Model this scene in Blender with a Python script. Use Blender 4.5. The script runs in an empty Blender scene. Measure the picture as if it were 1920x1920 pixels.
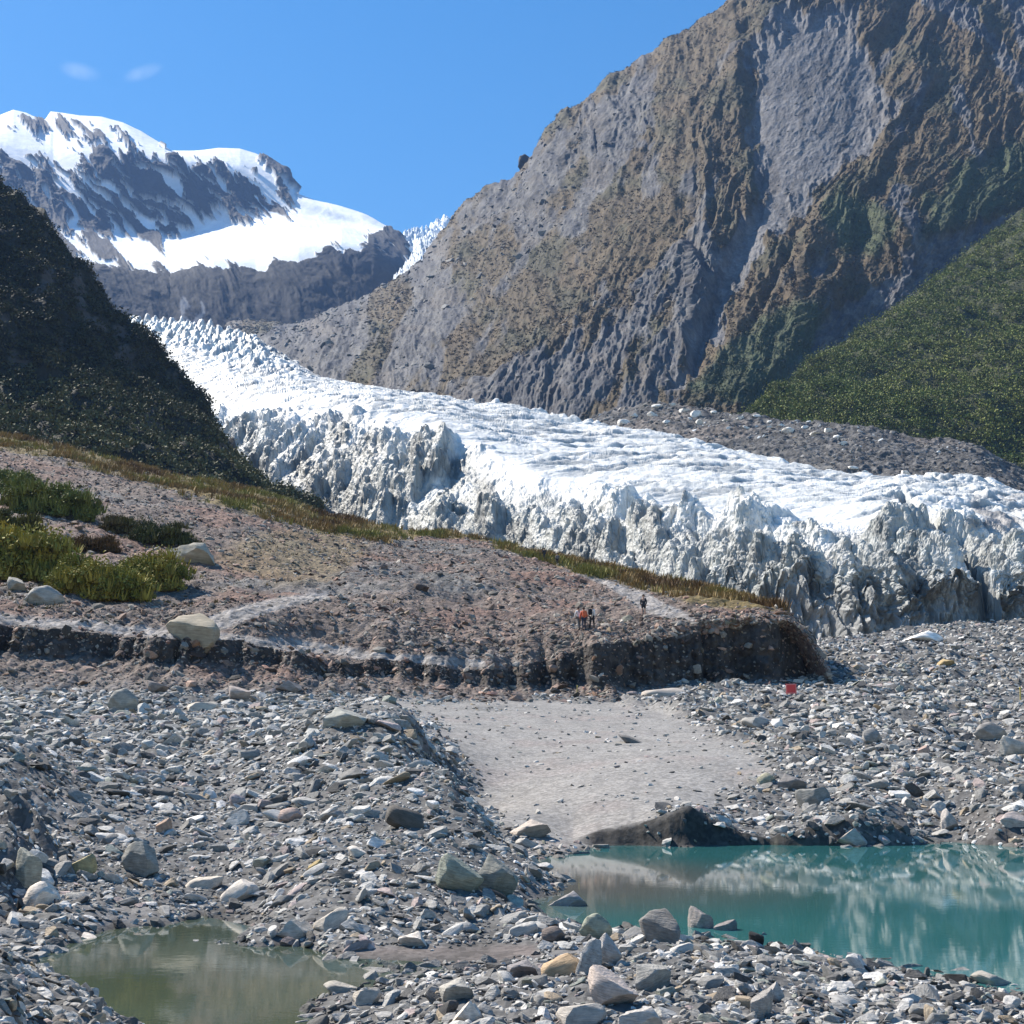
import bpy, bmesh, math, random
import numpy as np
from mathutils import Vector, Matrix, Quaternion
from mathutils.bvhtree import BVHTree

random.seed(7)
RNG = np.random.default_rng(7)
scene = bpy.context.scene
COL = scene.collection

# ------------------------------------------------------------------ camera, sky, sun, exposure
F = 2400.0            # focal length in photo pixels (1920 wide)
CAMH = 3.0            # camera height above the ponds (m)
PITCH = math.atan(430.0 / F)
cam_d = bpy.data.cameras.new("camera")
cam = bpy.data.objects.new("camera", cam_d)
COL.objects.link(cam)
cam_d.sensor_width = 36.0
cam_d.lens = 36.0 * F / 1920.0
cam_d.clip_start = 0.1
cam_d.clip_end = 30000.0
cam.location = (0, 0, CAMH)
cam.rotation_euler = (math.pi / 2 + PITCH, 0, 0)
scene.camera = cam

SUN_EL = math.radians(45)
SUN_DIR = Vector((-0.81, 0.585, 0)).normalized() * math.cos(SUN_EL) + Vector((0, 0, math.sin(SUN_EL)))
world = bpy.data.worlds.new("World")
scene.world = world
world.use_nodes = True
wn, wl = world.node_tree.nodes, world.node_tree.links
wn.clear()
w_out = wn.new("ShaderNodeOutputWorld")
w_bg = wn.new("ShaderNodeBackground")
w_sky = wn.new("ShaderNodeTexSky")
w_sky.sky_type = 'NISHITA'
w_sky.sun_disc = False
w_sky.sun_elevation = SUN_EL
w_sky.sun_rotation = math.atan2(SUN_DIR.x, SUN_DIR.y)
w_sky.altitude = 900
w_sky.air_density = 1.3
w_sky.dust_density = 0.3
w_sky.ozone_density = 2.2
w_bg.inputs['Strength'].default_value = 0.078
# the two faint wisps of cloud, high on the left, are part of the sky itself
w_tc = wn.new("ShaderNodeTexCoord")


def world_wisp(direction, width, height, tilt):
    """soft elongated spot in the sky round one direction"""
    d = Vector(direction).normalized()
    r = d.cross(Vector((0, 0, 1))).normalized()
    u = r.cross(d)
    r2 = r * math.cos(tilt) + u * math.sin(tilt)
    u2 = u * math.cos(tilt) - r * math.sin(tilt)
    outs = []
    for ax, s in ((r2, width), (u2, height)):
        dp = wn.new("ShaderNodeVectorMath"); dp.operation = 'DOT_PRODUCT'
        dp.inputs[1].default_value = ax
        wl.new(w_tc.outputs['Generated'], dp.inputs[0])
        m = wn.new("ShaderNodeMath"); m.operation = 'DIVIDE'; m.inputs[1].default_value = s
        wl.new(dp.outputs['Value'], m.inputs[0])
        p = wn.new("ShaderNodeMath"); p.operation = 'POWER'; p.inputs[1].default_value = 2
        ab = wn.new("ShaderNodeMath"); ab.operation = 'ABSOLUTE'
        wl.new(m.outputs[0], ab.inputs[0]); wl.new(ab.outputs[0], p.inputs[0])
        outs.append(p)
    a = wn.new("ShaderNodeMath"); a.operation = 'ADD'
    wl.new(outs[0].outputs[0], a.inputs[0]); wl.new(outs[1].outputs[0], a.inputs[1])
    s = wn.new("ShaderNodeMath"); s.operation = 'SUBTRACT'; s.use_clamp = True
    s.inputs[0].default_value = 1.0
    wl.new(a.outputs[0], s.inputs[1])
    q = wn.new('ShaderNodeMath'); q.operation = 'POWER'; q.inputs[1].default_value = 1.6
    wl.new(s.outputs[0], q.inputs[0])
    return q


def pix_dir(u, v):
    a, b = (u - 960) / F, (960 - v) / F
    return (a, math.cos(PITCH) - b * math.sin(PITCH), math.sin(PITCH) + b * math.cos(PITCH))


wisp_a = world_wisp(pix_dir(150, 134), 0.016, 0.007, -0.05)
wisp_b = world_wisp(pix_dir(268, 136), 0.017, 0.006, 0.45)
w_add = wn.new("ShaderNodeMath"); w_add.operation = 'ADD'
wl.new(wisp_a.outputs[0], w_add.inputs[0]); wl.new(wisp_b.outputs[0], w_add.inputs[1])
w_noise = wn.new("ShaderNodeTexNoise"); w_noise.inputs['Scale'].default_value = 90
w_noise.inputs['Detail'].default_value = 5
wl.new(w_tc.outputs['Generated'], w_noise.inputs['Vector'])
w_mul = wn.new("ShaderNodeMath"); w_mul.operation = 'MULTIPLY'
wl.new(w_add.outputs[0], w_mul.inputs[0]); wl.new(w_noise.outputs['Fac'], w_mul.inputs[1])
w_mul2 = wn.new("ShaderNodeMath"); w_mul2.operation = 'MULTIPLY'; w_mul2.inputs[1].default_value = 0.4
w_mul2.use_clamp = True
wl.new(w_mul.outputs[0], w_mul2.inputs[0])
w_hsv = wn.new("ShaderNodeHueSaturation")
w_hsv.inputs['Saturation'].default_value = 1.42
w_hsv.inputs['Value'].default_value = 1.0
wl.new(w_sky.outputs[0], w_hsv.inputs['Color'])
w_mix = wn.new("ShaderNodeMixRGB")
w_mix.inputs[2].default_value = (6, 7, 8.5, 1)
wl.new(w_mul2.outputs[0], w_mix.inputs[0]); wl.new(w_hsv.outputs[0], w_mix.inputs[1])
wl.new(w_mix.outputs[0], w_bg.inputs['Color'])
wl.new(w_bg.outputs[0], w_out.inputs['Surface'])

sun_d = bpy.data.lights.new("sun", 'SUN')
sun_d.energy = 5.0
sun_d.angle = math.radians(0.5)
sun_d.color = (1.0, 0.93, 0.82)
sun = bpy.data.objects.new("sun", sun_d)
COL.objects.link(sun)
sun.rotation_euler = (-SUN_DIR).to_track_quat('-Z', 'Y').to_euler()

scene.view_settings.view_transform = 'Standard'
scene.view_settings.look = 'None'
scene.view_settings.exposure = 1.05
scene.view_settings.gamma = 1.0
scene.cycles.max_bounces = 5
scene.cycles.diffuse_bounces = 2
scene.cycles.glossy_bounces = 2
scene.cycles.volume_bounces = 0
scene.cycles.use_denoising = True

# ------------------------------------------------------------------ projection helpers
CP, SP = math.cos(PITCH), math.sin(PITCH)


def place(u, v, Y):
    """world point at forward distance Y seen where the photo shows pixel (u, v)"""
    u, v, Y = np.broadcast_arrays(np.asarray(u, float), np.asarray(v, float), np.asarray(Y, float))
    a, b = (u - 960) / F, (960 - v) / F
    dy, dz = CP - b * SP, SP + b * CP
    return np.stack([Y * a / dy, Y, CAMH + Y * dz / dy], -1)


def project(P):
    y, z = P[..., 1], P[..., 2] - CAMH
    d = np.maximum(y * CP + z * SP, 0.05)
    return 960 + F * P[..., 0] / d, 960 - F * (z * CP - y * SP) / d, d


def water_Y(v):
    b = (960 - v) / F
    return -CAMH * (CP - b * SP) / (SP + b * CP)


# ------------------------------------------------------------------ numpy noise
def _h(ix, iy, seed):
    with np.errstate(over='ignore'):
        h = (ix.astype(np.int64) * 374761393 + iy.astype(np.int64) * 668265263 + seed * 974634777) & 0xffffffff
        h = ((h ^ (h >> 13)) * 1274126177) & 0xffffffff
        h = ((h ^ (h >> 16)) * 2246822519) & 0xffffffff
    return (h ^ (h >> 15)) & 0xffffff


def perlin(x, y, seed=0):
    x = np.asarray(x, float); y = np.asarray(y, float)
    ix, iy = np.floor(x).astype(np.int64), np.floor(y).astype(np.int64)
    fx, fy = x - ix, y - iy
    sx, sy = fx * fx * fx * (fx * (fx * 6 - 15) + 10), fy * fy * fy * (fy * (fy * 6 - 15) + 10)

    def g(dx, dy):
        ang = _h(ix + dx, iy + dy, seed) * (2 * math.pi / 16777216.0)
        return np.cos(ang) * (fx - dx) + np.sin(ang) * (fy - dy)
    a = g(0, 0) * (1 - sx) + g(1, 0) * sx
    b = g(0, 1) * (1 - sx) + g(1, 1) * sx
    return (a * (1 - sy) + b * sy) * 1.4


def fbm(x, y, octaves=5, seed=0, gain=0.5):
    t, a = 0, 1.0
    for k in range(octaves):
        t = t + a * perlin(x * 2.03 ** k, y * 2.03 ** k, seed + k * 17)
        a *= gain
    return t


def ridged(x, y, octaves=5, seed=0, gain=0.55):
    t, a = 0, 1.0
    for k in range(octaves):
        t = t + a * (1 - 2 * np.abs(perlin(x * 2.05 ** k, y * 2.05 ** k, seed + k * 31)))
        a *= gain
    return t


def worley(x, y, seed=0):
    ix, iy = np.floor(x).astype(np.int64), np.floor(y).astype(np.int64)
    f1 = np.full(x.shape, 9.0); f2 = np.full(x.shape, 9.0); cid = np.zeros(x.shape)
    for dx in (-1, 0, 1):
        for dy in (-1, 0, 1):
            px = ix + dx + _h(ix + dx, iy + dy, seed) / 16777216.0
            py = iy + dy + _h(ix + dx, iy + dy, seed + 5) / 16777216.0
            d = np.hypot(px - x, py - y)
            c = _h(ix + dx, iy + dy, seed + 9) / 16777216.0
            near = d < f1
            f2 = np.where(near, f1, np.minimum(f2, d))
            cid = np.where(near, c, cid)
            f1 = np.where(near, d, f1)
    return f1, f2, cid


def sstep(x, a, b):
    t = np.clip((x - a) / (b - a), 0, 1)
    return t * t * (3 - 2 * t)


def sdpoly(u, v, poly):
    """signed distance in photo pixels, negative inside"""
    d = np.full(u.shape, 1e9); inside = np.zeros(u.shape, bool)
    n = len(poly)
    for i in range(n):
        x0, y0 = poly[i]; x1, y1 = poly[(i + 1) % n]
        ex, ey = x1 - x0, y1 - y0
        t = np.clip(((u - x0) * ex + (v - y0) * ey) / (ex * ex + ey * ey + 1e-9), 0, 1)
        d = np.minimum(d, np.hypot(u - x0 - t * ex, v - y0 - t * ey))
        c = ((y0 > v) != (y1 > v)) & (u < (x1 - x0) * (v - y0) / (y1 - y0 + 1e-12) + x0)
        inside ^= c
    return np.where(inside, -d, d)


def dline(u, v, pts):
    d = np.full(u.shape, 1e9)
    for (x0, y0), (x1, y1) in zip(pts[:-1], pts[1:]):
        ex, ey = x1 - x0, y1 - y0
        t = np.clip(((u - x0) * ex + (v - y0) * ey) / (ex * ex + ey * ey + 1e-9), 0, 1)
        d = np.minimum(d, np.hypot(u - x0 - t * ex, v - y0 - t * ey))
    return d


def lerp(a, b, t):
    return a + (b - a) * t


def mixc(c0, c1, t):
    return c0 * (1 - t[..., None]) + np.asarray(c1, float) * t[..., None]


# ------------------------------------------------------------------ mesh and object helpers
def build_mesh(name, verts, faces, col=None, smooth=True):
    verts = np.asarray(verts, np.float32).reshape(-1, 3)
    faces = np.asarray(faces, np.int32)
    me = bpy.data.meshes.new(name)
    k = faces.shape[1]
    me.vertices.add(len(verts)); me.vertices.foreach_set('co', verts.ravel())
    me.loops.add(faces.size); me.loops.foreach_set('vertex_index', faces.ravel())
    me.polygons.add(len(faces))
    me.polygons.foreach_set('loop_start', np.arange(0, faces.size, k, dtype=np.int32))
    me.polygons.foreach_set('loop_total', np.full(len(faces), k, np.int32))
    me.polygons.foreach_set('use_smooth', np.full(len(faces), smooth, bool))
    if col is not None:
        c = np.ones((len(verts), 4), np.float32)
        c[:, :3] = np.asarray(col, np.float32).reshape(-1, 3)
        at = me.color_attributes.new('Col', 'FLOAT_COLOR', 'POINT')
        at.data.foreach_set('color', c.ravel())
    me.update(calc_edges=True)
    me.validate()
    return me


def link(name, me, mat=None, parent=None, loc=None):
    o = bpy.data.objects.new(name, me)
    COL.objects.link(o)
    if mat is not None and len(me.materials) == 0:
        me.materials.append(mat)
    if parent is not None:
        o.parent = parent
    if loc is not None:
        o.location = loc
    return o


def tag(o, label=None, cat=None, group=None, kind=None):
    if label: o['label'] = label
    if cat: o['category'] = cat
    if group: o['group'] = group
    if kind: o['kind'] = kind
    return o


def empty(name, loc, rz=0.0):
    o = bpy.data.objects.new(name, None)
    COL.objects.link(o)
    o.empty_display_size = 0.3
    o.location = loc
    o.rotation_euler = (0, 0, rz)
    return o


def grid_faces(n, m):
    i, j = np.meshgrid(np.arange(n - 1), np.arange(m - 1), indexing='ij')
    a = (i * m + j).ravel()
    return np.stack([a, a + 1, a + m + 1, a + m], -1)


def curve(pts, us):
    pts = sorted(pts)
    return np.interp(us, [p[0] for p in pts], [p[1] for p in pts]), np.interp(us, [p[0] for p in pts], [p[2] for p in pts])


def layer(rows, us, counts, smooth=True):
    """terrain sheet: each row is a contour of (u, v, Y); sheets run through the contours in world space"""
    K = []
    for r in rows:
        v, Y = curve(r, us)
        K.append(place(us, v, Y))
    K = np.array(K)
    out, S = [], []
    n = len(K)
    for k in range(n - 1):
        p0, p1, p2, p3 = K[max(k - 1, 0)], K[k], K[k + 1], K[min(k + 2, n - 1)]
        for q in range(counts[k] + (1 if k == n - 2 else 0)):
            t = q / counts[k]
            if smooth:
                m1, m2 = (p2 - p0) * 0.32, (p3 - p1) * 0.32
                h = (2 * t ** 3 - 3 * t ** 2 + 1) * p1 + (t ** 3 - 2 * t ** 2 + t) * m1 + (-2 * t ** 3 + 3 * t ** 2) * p2 + (t ** 3 - t ** 2) * m2
            else:
                h = p1 + (p2 - p1) * t
            out.append(h); S.append(k + t)
    return np.array(out), np.array(S)[:, None] * np.ones(len(us))[None, :]


def normals(P):
    du = np.gradient(P, axis=1); ds = np.gradient(P, axis=0)
    n = np.cross(du, ds)
    n /= np.linalg.norm(n, axis=-1, keepdims=True) + 1e-9
    return np.where(n[..., 2:3] < 0, -n, n)


# ------------------------------------------------------------------ materials
def new_mat(name):
    m = bpy.data.materials.new(name)
    m.use_nodes = True
    nt = m.node_tree
    return m, nt, nt.nodes['Principled BSDF']


def N(nt, typ, **kw):
    n = nt.nodes.new(typ)
    for k, v in kw.items():
        if k in n.inputs:
            n.inputs[k].default_value = v
        else:
            setattr(n, k, v)
    return n


def terrain_mat(name, scales, amount=0.35, bump=0.4, bump_dist=0.5, rough=0.9, coord='Object', voro=None, spec=0.3):
    """vertex albedo varied by world-space noise at several scales, with relief"""
    m, nt, bs = new_mat(name)
    L = nt.links
    tc = N(nt, 'ShaderNodeTexCoord')
    at = N(nt, 'ShaderNodeVertexColor', layer_name='Col')
    cur = at.outputs['Color']
    hs = []
    for sc in scales:
        nz = N(nt, 'ShaderNodeTexNoise', Scale=sc, Detail=6.0, Roughness=0.65)
        L.new(tc.outputs[coord], nz.inputs['Vector'])
        hs.append(nz.outputs['Fac'])
    if voro:
        for sc in voro:
            vz = N(nt, 'ShaderNodeTexVoronoi', Scale=sc)
            L.new(tc.outputs[coord], vz.inputs['Vector'])
            sep = N(nt, 'ShaderNodeSeparateColor')
            L.new(vz.outputs['Color'], sep.inputs[0])
            hs.append(sep.outputs[0])
    for h in hs:
        mr = N(nt, 'ShaderNodeMapRange')
        mr.inputs['From Min'].default_value = 0.25
        mr.inputs['From Max'].default_value = 0.75
        mr.inputs['To Min'].default_value = 1 - amount
        mr.inputs['To Max'].default_value = 1 + amount
        L.new(h, mr.inputs['Value'])
        mx = N(nt, 'ShaderNodeVectorMath', operation='SCALE')
        L.new(cur, mx.inputs[0]); L.new(mr.outputs[0], mx.inputs['Scale'])
        cur = mx.outputs[0]
    L.new(cur, bs.inputs['Base Color'])
    bs.inputs['Roughness'].default_value = rough
    bs.inputs['Specular IOR Level'].default_value = spec
    prev = None
    for h in hs:
        b = N(nt, 'ShaderNodeBump', Strength=bump, Distance=bump_dist)
        L.new(h, b.inputs['Height'])
        if prev is not None:
            L.new(prev.outputs[0], b.inputs['Normal'])
        prev = b
        bump_dist *= 0.4
    L.new(prev.outputs[0], bs.inputs['Normal'])
    return m


def rock_mat(name, source):
    m, nt, bs = new_mat(name)
    L = nt.links
    tc = N(nt, 'ShaderNodeTexCoord')
    if source == 'attr':
        c = N(nt, 'ShaderNodeVertexColor', layer_name='Col').outputs['Color']
        sc1, sc2 = 9.0, 40.0
    else:
        c = N(nt, 'ShaderNodeObjectInfo').outputs['Color']
        sc1, sc2 = 2.2, 9.0
    nz = N(nt, 'ShaderNodeTexNoise', Scale=sc1, Detail=7.0, Roughness=0.7)
    L.new(tc.outputs['Object'], nz.inputs['Vector'])
    mp = N(nt, 'ShaderNodeMapping'); mp.inputs['Scale'].default_value = (0.6, 0.6, 5.0) if source != 'attr' else (1, 1, 3)
    mp.inputs['Rotation'].default_value = (0.35, 0.25, 0)
    L.new(tc.outputs['Object'], mp.inputs['Vector'])
    n2 = N(nt, 'ShaderNodeTexNoise', Scale=sc2 * 0.35, Detail=5.0, Roughness=0.6)
    L.new(mp.outputs[0], n2.inputs['Vector'])
    ad = N(nt, 'ShaderNodeMath', operation='ADD')
    L.new(nz.outputs['Fac'], ad.inputs[0]); L.new(n2.outputs['Fac'], ad.inputs[1])
    mr = N(nt, 'ShaderNodeMapRange')
    mr.inputs['From Min'].default_value = 0.6; mr.inputs['From Max'].default_value = 1.4
    mr.inputs['To Min'].default_value = 0.42; mr.inputs['To Max'].default_value = 1.4
    L.new(ad.outputs[0], mr.inputs['Value'])
    mx = N(nt, 'ShaderNodeVectorMath', operation='SCALE')
    L.new(c, mx.inputs[0]); L.new(mr.outputs[0], mx.inputs['Scale'])
    L.new(mx.outputs[0], bs.inputs['Base Color'])
    bs.inputs['Roughness'].default_value = 0.82
    bs.inputs['Specular IOR Level'].default_value = 0.35
    b = N(nt, 'ShaderNodeBump', Strength=0.5, Distance=0.06)
    L.new(ad.outputs[0], b.inputs['Height'])
    L.new(b.outputs[0], bs.inputs['Normal'])
    return m


def leaf_mat(name):
    m, nt, bs = new_mat(name)
    L = nt.links
    c = N(nt, 'ShaderNodeVertexColor', layer_name='Col')
    L.new(c.outputs['Color'], bs.inputs['Base Color'])
    bs.inputs['Roughness'].default_value = 0.75
    bs.inputs['Specular IOR Level'].default_value = 0.2
    return m


def plain_mat(name, col, rough=0.7, scale=30, amt=0.25):
    m, nt, bs = new_mat(name)
    L = nt.links
    tc = N(nt, 'ShaderNodeTexCoord')
    nz = N(nt, 'ShaderNodeTexNoise', Scale=scale, Detail=4.0)
    L.new(tc.outputs['Object'], nz.inputs['Vector'])
    mr = N(nt, 'ShaderNodeMapRange'); mr.inputs['To Min'].default_value = 1 - amt; mr.inputs['To Max'].default_value = 1 + amt
    L.new(nz.outputs['Fac'], mr.inputs['Value'])
    mx = N(nt, 'ShaderNodeVectorMath', operation='SCALE')
    mx.inputs[0].default_value = col
    L.new(mr.outputs[0], mx.inputs['Scale'])
    L.new(mx.outputs[0], bs.inputs['Base Color'])
    bs.inputs['Roughness'].default_value = rough
    return m


def water_mat(name, c0, c1, cscale, wave, rough, shallow=None):
    m, nt, bs = new_mat(name)
    L = nt.links
    tc = N(nt, 'ShaderNodeTexCoord')
    nz = N(nt, 'ShaderNodeTexNoise', Scale=cscale, Detail=3.0)
    L.new(tc.outputs['Object'], nz.inputs['Vector'])
    mx = N(nt, 'ShaderNodeMixRGB')
    mx.inputs[1].default_value = (*c0, 1); mx.inputs[2].default_value = (*c1, 1)
    L.new(nz.outputs['Fac'], mx.inputs[0]); L.new(mx.outputs[0], bs.inputs['Base Color'])
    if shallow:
        # one end fades to grey-brown: shallow bed with the sand's reflection painted in
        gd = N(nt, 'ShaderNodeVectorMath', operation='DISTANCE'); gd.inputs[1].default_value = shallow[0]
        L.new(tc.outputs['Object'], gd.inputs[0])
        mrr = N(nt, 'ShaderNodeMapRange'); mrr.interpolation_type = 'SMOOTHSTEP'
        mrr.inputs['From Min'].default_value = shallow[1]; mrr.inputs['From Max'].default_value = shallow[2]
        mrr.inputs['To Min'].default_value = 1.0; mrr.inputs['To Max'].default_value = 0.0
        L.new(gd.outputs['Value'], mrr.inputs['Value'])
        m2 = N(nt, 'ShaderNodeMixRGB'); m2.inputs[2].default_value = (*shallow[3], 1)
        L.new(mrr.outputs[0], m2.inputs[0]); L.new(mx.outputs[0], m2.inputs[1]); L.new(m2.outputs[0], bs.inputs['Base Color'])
    bs.inputs['Roughness'].default_value = rough
    bs.inputs['IOR'].default_value = 1.6
    bs.inputs['Specular IOR Level'].default_value = 0.5
    mp = N(nt, 'ShaderNodeMapping'); mp.inputs['Scale'].default_value = (1.0, 1.6, 1)
    L.new(tc.outputs['Object'], mp.inputs['Vector'])
    w1 = N(nt, 'ShaderNodeTexNoise', Scale=3.0, Detail=4.0, Roughness=0.6)
    L.new(mp.outputs[0], w1.inputs['Vector'])
    b = N(nt, 'ShaderNodeBump', Strength=wave, Distance=0.01)
    L.new(w1.outputs['Fac'], b.inputs['Height']); L.new(b.outputs[0], bs.inputs['Normal'])
    return m


M_GROUND = terrain_mat('gravel_ground', (0.7, 6.0), 0.22, 0.6, 0.12, voro=(9.0,))
M_TERR = terrain_mat('terrace_scree', (0.25, 2.0), 0.28, 0.7, 0.5, voro=(2.2,))
M_MOUNT = terrain_mat('mountain_rock', (0.02, 0.12, 0.5), 0.28, 0.7, 5.0)
M_SNOWM = terrain_mat('snowy_rock', (0.004, 0.03), 0.13, 0.4, 10.0)
M_HILL = terrain_mat('hill_soil', (0.05, 0.3), 0.35, 0.8, 2.0)
M_MORAINE = terrain_mat('moraine_rubble', (0.08, 0.5), 0.35, 0.8, 1.5, voro=(0.5,))
M_ICE = terrain_mat('glacier_ice', (0.15, 0.8), 0.10, 0.6, 1.0, rough=0.55, spec=0.4)
M_ROCK = rock_mat('loose_rock', 'attr')
M_STONE = rock_mat('stone', 'object')
M_LEAF = leaf_mat('leaves')

# ------------------------------------------------------------------ ground height field (gravel, pond beds, banks)
AP = 10.0


def _ctrl():
    C = []

    def uvY(*a):
        for u, v, Y in a:
            C.append(place(u, v, Y))

    def uvz(*a):
        for u, v, z in a:
            b = (960 - v) / F
            Y = (z - CAMH) * (CP - b * SP) / (SP + b * CP)
            p = place(u, v, Y)
            C.append(p)

    def uYz(*a):
        for u, Y, z in a:
            C.append(np.array([(u - 960) / F * Y * 1.01, Y, z]))
    for x in (-9, -4, 0, 4, 9):
        C.append(np.array([x, -5, 1.5])); C.append(np.array([x, 1.5, 1.45]))
    for x, y, z in ((-7, 7, 1.5), (-3.2, 7, .7), (-1, 7, .35), (2, 7, .7), (5, 7, .8), (8, 8, .6)):
        C.append(np.array([x, y, z]))
    for x, y, z in ((8, 9.5, .5), (11, 10.5, .35), (14, 12, .3), (12, 4, 1.2), (16, 8, .8), (-10, 7, 1.4), (-13, 13, .9), (-15, 20, 1.0), (-30, 45, 3.5), (20, 14, .5), (15, 20, -.6), (24, 26, -.5), (30, 38, .6), (45, 60, 3.2), (-14, 0, 1.8), (14, -3, 1.5)):
        C.append(np.array([x, y, z]))
    # near left bank
    uvY((-300, 1740, 12), (-150, 1760, 11.5), (0, 1795, 11), (80, 1868, 10.5), (-200, 1900, 9.5), (20, 1960, 9), (150, 1925, 9.8))
    uvz((60, 1812, .0), (40, 1790, .02), (-200, 1760, .1))
    # left pool
    uvz((130, 1772, 0), (200, 1745, 0), (300, 1737, 0), (400, 1760, 0), (500, 1778, 0), (600, 1786, 0), (700, 1798, .0), (800, 1812, -.01), (880, 1815, .02),
        (780, 1832, .04), (700, 1850, .02), (610, 1868, .02), (590, 1890, 0), (650, 1925, .02), (700, 1980, .0), (740, 2060, .05))
    uvz((300, 1850, -.6), (500, 1850, -.5), (300, 1920, -.5), (420, 1790, -.35), (600, 1815, -.15), (200, 1830, -.5), (400, 1990, -.4), (500, 1940, -.4))
    uvz((900, 1790, .03), (980, 1785, .05), (820, 1790, .03))
    # spit between the pools
    uvz((1000, 1840, .22), (1200, 1850, .38), (1180, 1775, .3), (1400, 1840, .42), (1600, 1880, .35), (1400, 1920, .45), (1700, 1920, .32),
        (1920, 1925, .1), (1850, 1890, .15), (1000, 1920, .35), (850, 1900, .25), (820, 1860, .18), (1100, 1790, .15), (2200, 2000, .2))
    uvz((985, 1688, 0), (1100, 1742, 0), (1250, 1765, 0), (1400, 1772, 0), (1600, 1805, 0), (1750, 1838, 0), (1920, 1865, 0), (2300, 1930, 0))
    uvz((1020, 1735, .18), (900, 1720, .15), (760, 1745, .15))
    # pond
    uvz((1200, 1660, -.8), (1500, 1700, -1), (1800, 1700, -1), (1700, 1775, -.7), (1400, 1640, -.8), (1800, 1630, -.7), (1090, 1650, -.3),
        (2200, 1700, -1), (1250, 1710, -.6), (1500, 1750, -.6), (1900, 1800, -.6))
    uvz((1000, 1625, 0), (1060, 1602, 0), (1100, 1592, 0), (1300, 1588, 0), (1600, 1586, 0), (1920, 1590, 0), (2300, 1592, 0))
    # sand flat
    uvY((1060, 1560, 40), (1050, 1500, 45), (1200, 1480, 46), (1050, 1440, 53), (1300, 1440, 50), (1050, 1380, 66), (1250, 1380, 65), (1050, 1320, 87), (1250, 1320, 88),
        (1050, 1297, 96), (1250, 1300, 96), (880, 1420, 55), (870, 1350, 73), (960, 1530, 41))
    # slope on the right
    uvY((1500, 1450, 49), (1500, 1385, 64), (1500, 1310, 92), (1800, 1460, 48), (1800, 1385, 64), (1800, 1300, 97), (1800, 1240, 137), (1800, 1200, 177), (1800, 1178, 207),
        (1600, 1240, 140), (1600, 1208, 200), (2300, 1460, 48), (2300, 1300, 98), (2300, 1180, 210), (1620, 1520, 41.5), (1850, 1520, 41.5))
    uYz((1800, 300, 29), (2300, 300, 32), (1500, 300, 26), (1000, 150, 9), (0, 150, 9), (1300, 150, 10), (500, 150, 9), (0, 330, 12), (1000, 330, 16), (-500, 200, 9))
    # mound on the left
    uvY((-300, 1300, 72), (0, 1300, 74), (300, 1302, 77), (600, 1304, 82), (850, 1304, 90), (300, 1350, 57), (0, 1370, 50), (300, 1450, 40), (600, 1450, 37), (600, 1350, 56),
        (300, 1600, 28), (600, 1600, 26), (600, 1700, 21.6), (160, 1560, 29), (200, 1650, 24.5), (0, 1700, 21.5), (100, 1715, 21.5), (800, 1450, 35), (800, 1385, 46), (760, 1540, 29))
    uvY((845, 1450, 34), (900, 1530, 31), (975, 1622, 27), (900, 1600, 27), (800, 1600, 26), (900, 1690, 22.2), (760, 1690, 22))
    uYz((868, 41, 1.0), (915, 37, .55), (955, 33, .3), (1000, 31, .1), (820, 46, 1.9))
    # dark hollows at the left edge
    uvY((0, 1440, 31), (-120, 1430, 31), (20, 1560, 24.0), (-150, 1520, 24))
    uYz((60, 27, .9), (-60, 26.5, 1.0), (110, 23, .35), (60, 22, .2))
    return np.array(C)


_C = _ctrl()


def _q(P):
    return np.stack([P[..., 0] / (P[..., 1] + AP) * 2.6, np.log(P[..., 1] + AP)], -1)


def _tps_fit(Q, z, lam=1e-4):
    n = len(Q)
    r2 = ((Q[:, None] - Q[None]) ** 2).sum(-1)
    Kk = 0.5 * r2 * np.log(r2 + 1e-12)
    A = np.zeros((n + 3, n + 3))
    A[:n, :n] = Kk + lam * np.eye(n)
    A[:n, n] = 1; A[:n, n + 1:] = Q
    A[n, :n] = 1; A[n + 1:, :n] = Q.T
    b = np.concatenate([z, np.zeros(3)])
    return np.linalg.solve(A, b)


_Qc = _q(_C)
_W = _tps_fit(_Qc, _C[:, 2])


def tps(Q):
    out = np.empty(len(Q))
    for s in range(0, len(Q), 20000):
        q = Q[s:s + 20000]
        r2 = ((q[:, None] - _Qc[None]) ** 2).sum(-1)
        out[s:s + 20000] = (0.5 * r2 * np.log(r2 + 1e-12)) @ _W[:-3] + _W[-3] + q @ _W[-2:]
    return out


GN, GM = 900, 1230
ga = np.concatenate([np.linspace(-0.95, -0.622, 40), np.linspace(-0.62, 0.62, 1150), np.linspace(0.622, 0.95, 40)])
gt = np.linspace(math.log(6.0), math.log(AP + 330.0), GN)
ca, ct = np.linspace(-0.95, 0.95, 360), np.linspace(gt[0], gt[-1], 260)
CT, CA = np.meshgrid(ct, ca, indexing='ij')
zc = tps(np.stack([CA.ravel() * 2.6, CT.ravel()], -1)).reshape(CT.shape)
T, A = np.meshgrid(gt, ga, indexing='ij')
fi = (T - ct[0]) / (ct[1] - ct[0]); fj = (A - ca[0]) / (ca[1] - ca[0])
i0 = np.clip(fi.astype(int), 0, len(ct) - 2); j0 = np.clip(fj.astype(int), 0, len(ca) - 2)
fi -= i0; fj -= j0
gz = (zc[i0, j0] * (1 - fi) * (1 - fj) + zc[i0 + 1, j0] * fi * (1 - fj) + zc[i0, j0 + 1] * (1 - fi) * fj + zc[i0 + 1, j0 + 1] * fi * fj)
GY = np.exp(T) - AP
GX = A * (GY + AP)
GP = np.stack([GX, GY, gz], -1)
gu, gv, gd = project(GP)
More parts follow.
